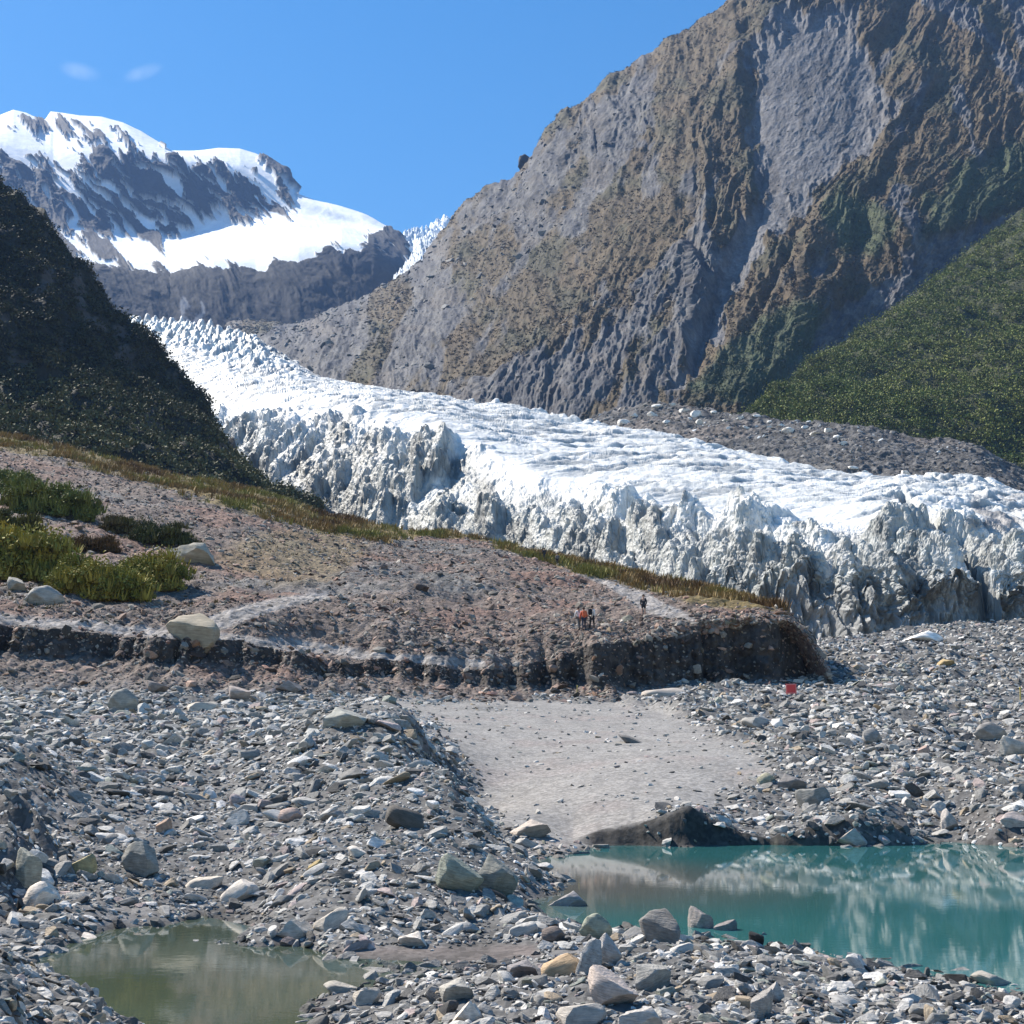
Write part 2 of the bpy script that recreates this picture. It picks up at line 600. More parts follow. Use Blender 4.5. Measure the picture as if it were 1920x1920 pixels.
gu = 960 + F * GX / np.maximum(GY, 1) * 0.99
# cut bank at the far side of the pond
yb = water_Y(1588.0)
hb = np.interp(gu, [1070, 1110, 1170, 1250, 1390, 1440, 1560, 1750, 2300], [0, .3, .6, .85, 1.1, 1.0, .65, .5, .4])
wob = fbm(GX * 0.6, GX * 0 + 3.3, 4, 11) * 0.5
dist = GY - (yb + 0.25 + wob * 0.5)
gz_b = hb * sstep(dist, 0, 0.55) * np.exp(-np.clip(dist, 0, None) / 5.0)
gz = gz + gz_b
# steep stony edges at the left: near bank corner and the hollow on the mound
d_in = -((GX + 3.75) * .838 + (GY - 9.6) * .545) + .25 * fbm(GX * .8, GY * .8, 3, 12)
gz = gz + .75 * sstep(d_in, 0, .4) * (1 - sstep(GY, 11.8, 13.2)) * sstep(GY, 5, 7)
d_h = GY - 25.0 - .8 * fbm(GX * .4, GX * 0, 3, 13) + (gu - 60) * .012
gz = gz + 1.0 * sstep(d_h, 0, .6) * np.exp(-np.clip(d_h, 0, None) / 2.5) * (1 - sstep(gu, 60, 170))
sand_poly = [(1010, 1600), (930, 1540), (890, 1480), (850, 1400), (760, 1335), (700, 1312), (1160, 1306), (1250, 1325), (1330, 1370), (1440, 1430), (1400, 1495), (1250, 1520), (1120, 1590)]
GP[..., 2] = gz
su, sv, _ = project(GP)
rough_n = fbm(GX * 0.5, GY * 0.5, 3, 5)
sd_sand = sdpoly(su, sv, sand_poly) + 22 * fbm(GX * 0.35, GY * 0.25, 4, 21)
sand = 1 - sstep(sd_sand, -22, 22)
sand[GY < 33] = 0
flat_l = np.exp(-((sv - 1290) / 12.0) ** 2) * (su < 760) * (GY > 55)
wet_ch = 1 - sstep(sdpoly(su, sv, [(620, 1783), (760, 1778), (1000, 1772), (1010, 1792), (930, 1806), (740, 1812)]), -6, 8)
wet_ch[GY > 24] = 0
shore = sstep(np.abs(gz), 0.02, 0.3)
amp = lerp(1.0, 0.2, np.clip(sand + flat_l + wet_ch, 0, 1)) * lerp(0.25, 1, shore)
scl = np.clip(GY / 40, 0.5, 3)
gz = gz + amp * (0.16 * scl * fbm(GX * 0.35, GY * 0.35, 3, 1) + 0.07 * fbm(GX * 1.6, GY * 1.6, 3, 2) + 0.03 * fbm(GX * 7, GY * 7, 2, 3))
# low stony berms on the right-hand slope
gz = gz + (1 - sand) * sstep(GY, 42, 60) * 0.25 * scl * np.clip(ridged(GX * 0.06, GY * 0.14, 3, 8), 0, 2) * (gu > 1150)
GP[..., 2] = gz
g_nrm = normals(GP)
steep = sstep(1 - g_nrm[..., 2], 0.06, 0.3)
gcol = np.ones(GP.shape) * np.array([.115, .112, .108])
nz1 = fbm(GX * 0.25, GY * 0.25, 4, 40)
gcol = mixc(gcol, [.165, .157, .15], sstep(nz1, -.2, .8) * 0.8)
gcol = mixc(gcol, [.25, .237, .222], sand)
gcol = mixc(gcol, [.25, .215, .20], sand * sstep(fbm(GX * .3, GY * .2, 3, 77), .1, .8) * 0.55)
gcol = mixc(gcol, [.20, .19, .185], flat_l)
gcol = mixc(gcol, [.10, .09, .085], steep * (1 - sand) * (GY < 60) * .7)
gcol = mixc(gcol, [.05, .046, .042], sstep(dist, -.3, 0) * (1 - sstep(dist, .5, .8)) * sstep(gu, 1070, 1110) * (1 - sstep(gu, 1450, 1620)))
gcol = mixc(gcol, [.15, .125, .115], np.clip(wet_ch, 0, 1))
gcol = mixc(gcol, [.07, .065, .06], (1 - sstep(gz, 0.0, 0.07)) * 0.8)
gcol = mixc(gcol, [.10, .10, .075], (1 - sstep(gz, -0.3, -0.05)))
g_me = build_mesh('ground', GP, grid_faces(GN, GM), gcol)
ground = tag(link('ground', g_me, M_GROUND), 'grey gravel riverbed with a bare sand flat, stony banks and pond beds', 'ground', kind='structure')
g_rock = (1 - 0.97 * np.clip(sand + flat_l * .8 + wet_ch, 0, 1)) * (gz > -0.22)
bank = sstep(dist, -.8, -.2) * (1 - sstep(dist, .6, 1.0)) * sstep(gu, 1070, 1110) * (1 - sstep(gu, 1400, 1460))
g_rock = g_rock * (1 - .8 * bank)
g_rock = g_rock * lerp(0.75, 1.0, sstep(fbm(GX * .22, GY * .22, 3, 90), -.5, .25))

# ponds
def water_sheet(name, outline, mat, label, cat):
    vs = []
    for u, v in outline:
        vs.append(place(u, v, water_Y(v)))
    vs = np.array(vs); vs[:, 2] = 0
    bm = bmesh.new()
    bm.faces.new([bm.verts.new(p) for p in vs])
    me = bpy.data.meshes.new(name); bm.to_mesh(me); bm.free()
    return tag(link(name, me, mat), label, cat, kind='structure')


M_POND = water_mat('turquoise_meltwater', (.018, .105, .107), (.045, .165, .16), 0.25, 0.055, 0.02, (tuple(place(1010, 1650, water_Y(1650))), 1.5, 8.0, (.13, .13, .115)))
M_POOL = water_mat('green_pool_water', (.050, .078, .062), (.070, .080, .048), 0.8, 0.07, 0.02)
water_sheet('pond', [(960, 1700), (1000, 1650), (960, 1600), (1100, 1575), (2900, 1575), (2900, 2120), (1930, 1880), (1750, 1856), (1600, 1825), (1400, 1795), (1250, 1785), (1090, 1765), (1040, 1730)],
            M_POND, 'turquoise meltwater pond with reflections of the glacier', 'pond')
water_sheet('pool', [(-350, 1730), (0, 1700), (300, 1700), (600, 1765), (900, 1800), (860, 1835), (700, 1880), (700, 1950), (760, 2300), (200, 2600), (-350, 2300)],
            M_POOL, 'shallow murky green pool at the lower left', 'pool')

# ------------------------------------------------------------------ terrace with its scarp
tus = np.linspace(-420, 1640, 1250)
lip_v = [(-420, 1120, 78), (-200, 1150, 79), (0, 1168, 80), (150, 1178, 81), (250, 1190, 82), (400, 1206, 83), (550, 1226, 84), (700, 1240, 86), (850, 1252, 88), (950, 1250, 89),
         (1030, 1228, 90), (1100, 1206, 91), (1180, 1196, 92), (1250, 1190, 93), (1350, 1176, 95), (1440, 1160, 97), (1490, 1172, 98), (1515, 1200, 98), (1560, 1282, 97), (1640, 1330, 97)]
base_v = [(-420, 1300, 73), (0, 1296, 75), (300, 1298, 78), (700, 1304, 83), (1000, 1306, 87), (1300, 1306, 90), (1500, 1308, 93), (1560, 1312, 94), (1640, 1345, 95)]
ridge_v = [(-420, 790, 280), (0, 815, 265), (100, 832, 260), (250, 872, 252), (400, 905, 246), (500, 925, 242), (600, 962, 236), (750, 992, 228), (870, 1002, 224), (1000, 1032, 212),
           (1130, 1060, 195), (1250, 1088, 172), (1400, 1128, 138), (1450, 1145, 126), (1500, 1168, 117), (1530, 1205, 113), (1560, 1280, 110), (1640, 1340, 108)]
mid_v = [(-420, 1060, 100), (0, 1090, 103), (250, 1108, 104), (500, 1120, 106), (800, 1160, 106), (950, 1165, 107), (1100, 1150, 107), (1250, 1145, 105), (1400, 1150, 103), (1480, 1163, 102), (1515, 1195, 101), (1560, 1278, 100), (1640, 1340, 100)]
back_v = [(u, v + 75, Y + 35) for u, v, Y in ridge_v]
foot_v = []
for u_, v_, Y_ in lip_v:
    vb_ = np.interp(u_, [p[0] for p in base_v], [p[1] for p in base_v])
    fr_ = np.interp(u_, [-420, 300, 900, 1150, 1500, 1560], [.38, .42, .55, .8, .74, .35])
    foot_v.append((u_, v_ + (vb_ - v_) * fr_, Y_ - 1.0))
base_v = [(u_, v_ + 26, Y_ - .5) for u_, v_, Y_ in base_v]
TP, TS = layer([base_v, foot_v, lip_v, mid_v, ridge_v, back_v], tus, [60, 80, 120, 260, 30], smooth=False)
TS = np.where(TS < 1, TS * .5, np.where(TS < 2, .5 + (TS - 1) * .5, TS - 1))
tu, tv, td = project(TP)
X, Y = TP[..., 0], TP[..., 1]
face = np.clip(1 - np.abs(TS - 0.62) / 0.6, 0, 1)
# the scarp: eroded ribs and bites along the edge
rib = ridged(X * 0.11, Y * 0.0 + 1.5, 4, 61)
TP[..., 1] += np.where(TS < 1, sstep(TS, 0.0, 0.6), np.clip(1 - (TS - 1) / 0.5, 0, 1)) * (rib * 2.4 + 0.9)
TP[..., 1] += face * 0.5 * fbm(X * .8, TP[..., 2] * .8, 4, 65)
u_st = sstep(TS, 0.05, 0.5)
top = sstep(TS, 0.95, 1.15) * (1 - sstep(TS, 3.0, 3.05))
endf = 1 - sstep(tu, 1440, 1540)
TP[..., 2] += top * endf * (0.9 * fbm(X * .05, Y * .05, 4, 71) * sstep(TS, 1.1, 2.0) * (1 - sstep(TS, 2.6, 3.0)) + 0.35 * fbm(X * .3, Y * .3, 3, 72) + .15 * fbm(X * 1.1, Y * 1.1, 3, 73))
TP[..., 2] += (1 - top) * 0.2 * fbm(X * .9, TP[..., 2] * .9, 3, 74)
# two shallow hollows in the scree
for hu, hv, rr, dp in ((800, 1095, 4.5, 1.6), (600, 1195, 3.5, 1.3), (870, 1130, 3.0, .9), (640, 1120, 3, .7)):
    c = (np.abs(tu - hu) + 2 * np.abs(tv - hv)) + 999 * (top < .5)
    k = np.unravel_index(np.argmin(c), c.shape)
    r = np.hypot(X - X[k], (Y - Y[k]) * .7)
    TP[..., 2] += np.exp(-(r / rr) ** 2) * -dp + np.exp(-((r - rr * 1.5) / rr) ** 2) * dp * .45
tu, tv, td = project(TP)
wu, wv = tu + 14 * fbm(X * .1, Y * .1, 3, 81), tv + 8 * fbm(X * .12 + 9, Y * .12, 3, 82)
tcol = np.ones(TP.shape) * np.array([.160, .124, .105])
tcol = mixc(tcol, [.185, .108, .083], sstep(fbm(X * .06, Y * .05, 4, 83), -.05, .5) * .8)
tcol = mixc(tcol, [.14, .142, .138], sstep(fbm(X * .04 + 7, Y * .05, 4, 84), .1, .6) * .7)
tcol = mixc(tcol, [.19, .145, .07], (1 - sstep(sdpoly(wu, wv, [(480, 1000), (600, 985), (700, 1020), (620, 1090), (500, 1090), (400, 1050)]), -15, 15)) * .6)
path = np.maximum(1 - sstep(dline(wu, wv, [(-100, 1150), (250, 1182), (410, 1190), (700, 1232), (900, 1240)]), 5, 14),
                  1 - sstep(dline(tu, tv, [(400, 1170), (470, 1145), (540, 1128), (610, 1118)]) - np.clip((620 - tu) * .05, 0, 10), 3, 10))
path = np.maximum(path, 1 - sstep(dline(tu, tv, [(1080, 1070), (1130, 1090), (1180, 1112), (1210, 1130), (1240, 1142), (1300, 1160)]) - np.clip(12 - np.abs(tu - 1215) * .15, 0, 12), 2, 9))
path = path * (TS > 1.0) * (TS < 2.98)
tcol = mixc(tcol, [.27, .25, .235], path * .95)
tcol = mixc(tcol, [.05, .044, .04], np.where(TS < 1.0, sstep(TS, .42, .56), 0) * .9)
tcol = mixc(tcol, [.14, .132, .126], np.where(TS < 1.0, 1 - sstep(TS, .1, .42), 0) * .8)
ridge_line_v = np.interp(tu, [p[0] for p in ridge_v], [p[1] for p in ridge_v])
gband = np.interp(tu, [-400, 0, 250, 420, 480, 520, 600, 700, 800, 880, 930, 1000, 1100, 1200, 1290, 1400, 1450, 1480], [26, 30, 34, 40, 48, 46, 42, 36, 12, 8, 12, 16, 26, 32, 34, 26, 12, 0])
grass_m = (1 - sstep(tv - ridge_line_v + 9 * fbm(X * .12, Y * .1, 4, 85), gband * .7, gband * 1.05)) * (TS > 2.0) * (TS <= 3.02) * (1 - sstep(tu, 1440, 1475))
tcol = mixc(tcol, [.17, .125, .045], grass_m * .9)
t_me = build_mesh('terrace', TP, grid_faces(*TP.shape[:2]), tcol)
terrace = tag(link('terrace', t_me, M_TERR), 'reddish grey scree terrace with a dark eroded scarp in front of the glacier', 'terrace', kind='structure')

# ------------------------------------------------------------------ glacier
gus = np.linspace(-150, 2300, 1750)
gb = [(-150, 960, 700), (200, 960, 640), (400, 980, 540), (520, 1000, 450), (700, 1080, 380), (1000, 1160, 292), (1300, 1250, 230), (1500, 1212, 214), (1600, 1216, 207), (1700, 1208, 203), (1800, 1190, 203), (1920, 1180, 203), (2300, 1178, 203)]
gm = [(-150, 640, 1250), (200, 660, 1100), (300, 690, 980), (400, 745, 760), (450, 775, 650), (600, 772, 560), (700, 775, 500), (830, 800, 450), (900, 830, 420), (1000, 880, 375), (1100, 905, 350), (1200, 935, 315), (1300, 950, 295),
      (1400, 965, 280), (1500, 975, 265), (1600, 975, 255), (1700, 960, 252), (1800, 975, 250), (1920, 990, 248), (2300, 1000, 248)]
gt_ = [(-150, 590, 1900), (260, 606, 1550), (300, 608, 1500), (400, 620, 1380), (480, 642, 1250), (540, 676, 1080), (600, 716, 930), (700, 736, 800), (800, 750, 720), (900, 768, 660), (950, 768, 630), (1050, 793, 580), (1150, 808, 530), (1250, 822, 500),
       (1400, 857, 450), (1500, 880, 420), (1600, 895, 395), (1680, 896, 380), (1800, 906, 365), (1920, 936, 350), (2300, 970, 340)]
gk = [(u, v + 60, Y_ + 50) for u, v, Y_ in gt_]
IP, IS = layer([gb, gm, gt_, gk], gus, [470, 260, 14], smooth=True)
iu, iv, idp = project(IP)
X, Y = IP[..., 0].copy(), IP[..., 1].copy()
front = sstep(IS, 0.0, 0.13) * (1 - sstep(IS + .10 * fbm(X * .03, Y * .03, 3, 99), 0.62, 1.08))
front = np.maximum(front, .30 * sstep(iu + 40 * fbm(X * .04, Y * .04, 3, 98), 1620, 1800) * (1 - sstep(IS, 1.85, 2.0)) * sstep(IS, 0, .05))
upper = sstep(IS, 0.85, 1.2) * (1 - sstep(IS, 1.9, 2.0))
farw = sstep(Y, 350, 600)
wx, wy = X + 2.2 * fbm(X * .12, Y * .12, 3, 101), Y + 2.2 * fbm(X * .12 + 5, Y * .12, 3, 102)


def serac(sx, sy, seed):
    f1, f2, c = worley(wx / sx, wy / sy, seed)
    e = np.clip((f2 - f1) / 0.5, 0, 1)
    e2 = np.clip((f2 - f1) / 0.8, 0, 1)
    return (.5 * e2 + .75 * np.clip(1 - 1.25 * f1, 0, 1) + .12 * e) * (0.5 + 0.9 * c), e, c


sA, eA, cA = serac(5.0, 8.0, 201)
sB, eB, cB = serac(10., 15., 202)
sC, eC, cC = serac(2.3, 3.6, 203)
ampA = lerp(5.4, 3.2, farw) * (.45 + .9 * sstep(fbm(X * .035, Y * .03, 3, 204), -.45, .5)); ampB = lerp(3.0, 8.0, farw)
calm = sstep(sdpoly(iu, iv, [(860, 840), (1020, 860), (1120, 900), (1060, 950), (960, 985), (870, 960), (830, 900)]) + 25 * fbm(X * .05, Y * .05, 3, 206), -25, 25)
ampA = ampA * (.2 + .8 * calm); ampB = ampB * (.35 + .65 * calm)
f1r = ridged(wx / 9.0 + wy * .02, wy / 30.0, 5, 230, .47)
f2r = ridged(wx / 30.0 - wy * .01, wy / 13.0, 5, 231, .47)
fin = np.clip(f1r, -1.2, 2.2); tra = np.clip(f2r, -1.2, 2.2)
relief = (1 - .38 * sstep(iu, 1480, 1650)) * (fin * lerp(4.2, 4.0, farw) + tra * lerp(2.8, 4.5, farw)) * (.25 + .75 * calm) * (.6 + .7 * sstep(fbm(X * .035, Y * .03, 3, 204), -.45, .5)) + sA * ampA * .32 + sB * ampB * .6 + sC * lerp(.5, .5, farw) + .6 + lerp(2, 5, farw) * fbm(X * .03, Y * .03, 3, 104)
IP[..., 2] += front * (relief - lerp(3.6, 8.5, farw))
# toe stands up from the gravel as a wall
toe = sstep(IS, 0.0, 0.06) * (1 - sstep(IS, 0.1, 0.9)) * sstep(iu, 1200, 1450)
IP[..., 2] += toe * 3.5 * (.6 + .6 * cA)
IP[..., 2] += upper * (lerp(.8, 2.2, farw) * ridged(X * .025 + Y * .02, Y * .07, 5, 105) + .35 * ridged(X * .12, Y * .22, 4, 106) - .5 * (1 - eB) - 1.2 * sstep(ridged((X + .5 * Y) * .012 + 5, (Y - .3 * X) * .05, 5, 119), 1.05, 1.5))
edge_ice = np.exp(-((IS - 1.97) / .06) ** 2)
IP[..., 2] += edge_ice * lerp(2.4, 5.0, farw) * np.clip(sB * 1.2 - .5, 0, 1) * (.5 + .5 * sstep(np.abs(iu - 960), 220, 60))
# left-hand upper icefall is broken into blocks
brk = sstep(iu, 600, 420) * sstep(IS, 1.2, 1.6) * (IS < 2)
IP[..., 2] += brk * (sB * 8 + sA * 3 - 6)
iuq, ivq, _ = project(IP)
i_n = normals(IP)
IP = IP + i_n * (front * (lerp(.22, .6, farw) * ridged(iuq * .045, ivq * .022, 4, 240) + .16 * ridged(iuq * .12, ivq * .08, 4, 241)))[..., None]
IP[..., 1] += (1 - sstep(IS, .04, .3)) * sstep(iu, 1150, 1400) * (2.6 * ridged(X * .13, X * 0 + IS * 3, 4, 243) + 1.5 * ridged(X * .4, IS * 20, 3, 244))
# deep oblique crevasse at the right
crev = dline(iu, iv, [(1690, 935), (1730, 985), (1790, 1060), (1850, 1150), (1880, 1185)])
cv = 1 - sstep(crev + 4 * fbm(X * .3, Y * .3, 3, 110), 3, 12)
IP[..., 2] -= cv * 9.0
iu2, iv2, _ = project(IP)
imud = sstep(ridged(iuq * .03 + .02 * ivq, ivq * .02, 4, 242), .55, 1.2)
icol = np.ones(IP.shape) * np.array([.80, .795, .77])
dirt = np.clip(front * 0.9 * sstep(fbm(X * .05, Y * .05, 4, 111) + (1 - IS) * 1.6, .1, 1.0), 0, 1)
icol = mixc(icol, [.36, .365, .345], np.clip(dirt * .95, 0, 1))
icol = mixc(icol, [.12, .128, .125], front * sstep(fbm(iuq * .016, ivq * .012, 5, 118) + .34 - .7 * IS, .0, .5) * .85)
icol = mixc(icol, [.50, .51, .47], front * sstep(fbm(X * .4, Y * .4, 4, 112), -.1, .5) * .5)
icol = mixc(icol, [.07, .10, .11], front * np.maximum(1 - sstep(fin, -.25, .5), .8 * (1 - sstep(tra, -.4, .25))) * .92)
icol = mixc(icol, [.40, .56, .60], np.clip(brk * (1 - sstep(eB, .1, .6)) + brk * .25, 0, 1) * .8)
icol = mixc(icol, [.42, .43, .41], upper * sstep(ridged(X * .05 + 3, Y * .14, 4, 113), .55, 1.2) * .5)
crl = ridged((X + .5 * Y) * .012 + 5, (Y - .3 * X) * .05, 5, 119)
icol = mixc(icol, [.25, .27, .28], upper * sstep(crl, 1.05, 1.5) * .75)
rdirt = (1 - sstep(sdpoly(iu2, iv2, [(1820, 925), (1990, 915), (2300, 960), (2300, 1020), (1900, 1010), (1800, 990)]), -20, 10)) * sstep(fbm(X * .1, Y * .1, 4, 115), -.25, .3)
icol = mixc(icol, [.20, .185, .18], rdirt * .8)
icol = mixc(icol, [.18, .18, .18], (1 - sstep(IS, 0.03, .16)) * .7)
icol = mixc(icol, [.22, .25, .26], cv * .6)
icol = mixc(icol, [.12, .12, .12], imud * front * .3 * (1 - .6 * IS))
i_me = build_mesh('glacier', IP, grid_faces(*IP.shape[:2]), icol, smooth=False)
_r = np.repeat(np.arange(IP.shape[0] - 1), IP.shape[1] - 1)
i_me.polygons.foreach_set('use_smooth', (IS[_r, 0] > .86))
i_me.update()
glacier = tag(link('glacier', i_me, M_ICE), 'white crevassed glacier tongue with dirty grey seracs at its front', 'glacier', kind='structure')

# ------------------------------------------------------------------ moraine band behind the glacier
mus = np.linspace(820, 2350, 900)
mb = [(820, 830, 640), (1000, 850, 560), (1150, 870, 500), (1400, 905, 425), (1600, 935, 372), (1920, 985, 330), (2350, 1010, 318)]
mm = [(820, 800, 700), (950, 792, 680), (1050, 795, 660), (1100, 790, 650), (1150, 772, 640), (1210, 757, 625), (1300, 767, 590), (1400, 782, 555), (1550, 797, 515), (1700, 822, 487), (1840, 842, 468), (1865, 856, 464), (1920, 888, 458), (2350, 940, 440)]
mk = [(u, v + 45, Y_ + 40) for u, v, Y_ in mm]
MP, MS = layer([mb, mm, mk], mus, [230, 24], smooth=False)
X, Y = MP[..., 0], MP[..., 1]
mw = sstep(MS, .05, .3) * (1 - sstep(MS, 1.0, 1.2) * .5)
MP[..., 2] += mw * (2.0 * fbm(X * .04, Y * .04, 4, 120) + 1.0 * ridged(X * .15, Y * .15, 4, 121))
mu, mv, _ = project(MP)
mcol = np.ones(MP.shape) * np.array([.095, .092, .09])
mcol = mixc(mcol, [.14, .135, .13], sstep(fbm(X * .08, Y * .2, 4, 122), 0, .6) * .7)
mcol = mixc(mcol, [.19, .16, .14], sstep(fbm(X * .02, Y * .02, 3, 123), .1, .6) * .6)
m_me = build_mesh('moraine', MP, grid_faces(*MP.shape[:2]), mcol)
tag(link('moraine', m_me, M_MORAINE), 'grey rubble moraine running along behind the white ice', 'moraine', kind='structure')

# ------------------------------------------------------------------ right-hand mountain
rus = np.linspace(430, 2400, 1500)
r0 = [(430, 680, 1900), (500, 690, 1500), (540, 720, 1150), (600, 760, 980), (700, 790, 850), (900, 820, 740), (1150, 850, 690), (1300, 850, 680), (1500, 850, 710), (1600, 800, 780), (1700, 740, 805), (1920, 600, 875), (2400, 400, 1020)]
r1 = [(430, 640, 2100), (500, 648, 1700), (540, 655, 1500), (600, 662, 1300), (700, 655, 1150), (900, 640, 1000), (1150, 600, 930), (1300, 580, 880), (1500, 560, 860), (1600, 560, 870), (1700, 500, 880), (1920, 380, 940), (2400, 150, 1080)]
r2 = [(430, 628, 2300), (500, 632, 1950), (560, 636, 1750), (600, 630, 1600), (700, 600, 1450), (850, 520, 1330), (1000, 460, 1230), (1150, 380, 1150), (1300, 320, 1090), (1500, 280, 1060), (1700, 240, 1060), (1920, 120, 1130), (2400, -100, 1230)]
r3 = [(430, 618, 2500), (500, 624, 2200), (560, 627, 2000), (600, 619, 1850), (640, 603, 1780), (690, 578, 1720), (730, 554, 1690), (760, 538, 1670), (775, 529, 1665), (797, 506, 1655), (815, 481, 1645), (834, 456, 1635), (853, 429, 1620), (880, 402, 1600), (920, 368, 1580), (960, 344, 1560), (1000, 308, 1540), (1015, 270, 1535),
      (1040, 240, 1530), (1070, 216, 1520), (1100, 203, 1515), (1130, 184, 1510), (1145, 158, 1505), (1160, 148, 1500), (1200, 122, 1490), (1250, 92, 1480), (1300, 58, 1475), (1350, 28, 1440), (1380, 0, 1420), (1450, -38, 1410), (1600, -60, 1410), (1800, -80, 1430), (2400, -150, 1500)]
r4 = [(u, v + 160, Y_ + 200) for u, v, Y_ in r3]
RP, RS = layer([r0, r1, r2, r3, r4], rus, [270, 270, 330, 20], smooth=True)
ru, rv, rd = project(RP)
X, Y, Z = RP[..., 0].copy(), RP[..., 1].copy(), RP[..., 2].copy()
sl = ru + 0.42 * (rv - 400)         # gullies lean down to the left
edgew = 1 - 0.92 * np.exp(-((RS - 3) / .09) ** 2)
wgl = fbm(ru * .004, rv * .004, 4, 131) * 60
G1 = ridged((sl + wgl) * .0075, rv * .0022, 5, 132)
G2 = ridged((sl + wgl * .6) * .022, rv * .009, 5, 133)
G3 = ridged(sl * .06, rv * .045, 4, 134)
slide = [(1470, 30), (1600, 15), (1632, 110), (1682, 215), (1655, 290), (1560, 335), (1500, 420), (1445, 480), (1400, 560), (1372, 640), (1310, 730), (1235, 770), (1290, 640), (1330, 560), (1352, 470), (1408, 370), (1398, 280), (1395, 120), (1430, 60)]
uw, vw = ru + 20 * fbm(ru * .02, rv * .014, 5, 141), rv + 20 * fbm(ru * .02 + 4, rv * .02, 4, 142)
d_slide = sdpoly(uw, vw, slide)
m_slide = 1 - sstep(d_slide + 18 * fbm(ru * .035, rv * .015, 4, 159), -34, 6)
leftgrey = [(430, 610), (690, 565), (850, 420), (1000, 290), (1100, 215), (1230, 175), (1230, 230), (1150, 330), (1080, 440), (1000, 520), (900, 600), (800, 650), (900, 770), (430, 780)]
m_left = 1 - sstep(sdpoly(uw, vw, leftgrey), -35, 35)
ribs = [(850, 770), (1000, 660), (1160, 560), (1270, 460), (1350, 470), (1350, 560), (1240, 790), (1050, 800)]
m_ribs = 1 - sstep(sdpoly(uw, vw, ribs), -40, 30)
rav = [(2000, 370), (1920, 398), (1830, 430), (1740, 470), (1650, 530), (1560, 590), (1500, 650), (1420, 760), (1470, 800), (1600, 700), (1760, 600), (1920, 470), (2100, 400)]
m_rav = 1 - sstep(sdpoly(uw, vw, rav), -10, 10)
g_small = np.maximum(1 - sstep(dline(uw, vw, [(1690, 380), (1705, 430), (1722, 500)]), 8, 18), 1 - sstep(dline(uw, vw, [(1740, 10), (1800, 50), (1860, 95), (1910, 170), (1990, 240)]), 8, 26))
g_small = np.maximum(g_small, 1 - sstep(dline(uw, vw, [(1795, 180), (1802, 240), (1835, 310)]), 3, 9))
g_small = np.maximum(g_small, (1 - sstep(dline(uw, vw, [(1860, -40), (1900, 30), (1940, 90)]), 12, 34)))
m_up = 1 - sstep(sdpoly(uw, vw, [(1160, 190), (1240, 190), (1240, 260), (1140, 330), (1110, 290)]), -18, 18)
rock = np.clip(m_slide + m_left * .62 + m_ribs * .72 + m_rav + g_small + m_up * .7, 0, 1)
disp = (G1 * 6.0 * (1 - .75 * m_slide) * (1 - .6 * m_rav) + G2 * 1.25 * (1 - .75 * m_slide) * (.5 + 1.3 * m_ribs) + 2.0 * ridged(sl * .028, rv * .02, 5, 136) * (1 - .72 * m_slide) + G3 * (.4 + .9 * rock * (1 - .85 * m_slide)) + 3.5 * m_ribs * ridged(sl * .014, rv * .004, 4, 139)) * edgew
disp += -2.5 * (1 - sstep(d_slide, -30, 8)) * edgew
disp += -4.5 * np.exp(-(dline(ru, rv, [(1405, 60), (1415, 260), (1425, 400), (1370, 520)]) / 14) ** 2)
disp += -9 * np.exp(-(dline(ru, rv, [(1300, 460), (1345, 560), (1300, 700)]) / 9) ** 2) - 8 * np.exp(-(dline(ru, rv, [(1480, 490), (1440, 570), (1400, 640)]) / 9) ** 2)
disp += -2 * m_rav + 7 * np.exp(-(sdpoly(ru, rv, [(1590, 360), (1690, 450), (1640, 480), (1500, 600), (1480, 520)]) / 22) ** 2)
rn = normals(RP)
RP = RP + rn * (disp * np.clip(rd / 1300, .5, 1.2) * sstep(RS, 0.0, .15))[..., None]
# rocky knobs on the ridge line
kn = np.exp(-((RS - 3) / .05) ** 2)
RP[..., 2] += kn * (3 * np.clip(ridged(ru * .03, ru * 0, 4, 150), -.5, 2)) * sstep(ru, 820, 900)
G4 = fbm(ru * .05, rv * .05, 4, 151)
rcol = np.ones(RP.shape) * np.array([.074, .054, .029])
rcol = mixc(rcol, [.086, .060, .033], sstep(fbm(ru * .008, rv * .01, 4, 152), 0, .6) * .7)
rcol = mixc(rcol, [.046, .046, .024], sstep(fbm(ru * .011 + 3, rv * .013, 4, 153), 0, .6) * .7)
rcol = mixc(rcol, [.06, .055, .035], sstep(G4, .15, .7) * .45)
rk = np.ones(RP.shape) * np.array([.106, .102, .100])
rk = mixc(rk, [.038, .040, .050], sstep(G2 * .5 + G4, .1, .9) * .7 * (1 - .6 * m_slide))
rk = mixc(rk, [.095, .082, .072], sstep(fbm(ru * .012, rv * .02, 4, 154), .15, .6) * .6)
rk = mixc(rk, [.135, .131, .133], m_slide * (1 - .8 * sstep(fbm(ru * .03, rv * .016, 5, 156), .12, .4)) * .8)
thr = sstep(rock + .75 * fbm(sl * .014, rv * .007, 5, 155) + .12 * G2, .40, .70)
blot = sstep(fbm(ru * .03, rv * .016, 5, 156), .12, .4)
m_slide_c = m_slide * (1 - .8 * blot)
thr = np.maximum(thr * 1.0, (1 - .2 * sstep(G4, 0, .5)) * sstep(m_slide + g_small + m_rav, .5, .8))
rcol = mixc(rcol, rk, thr)
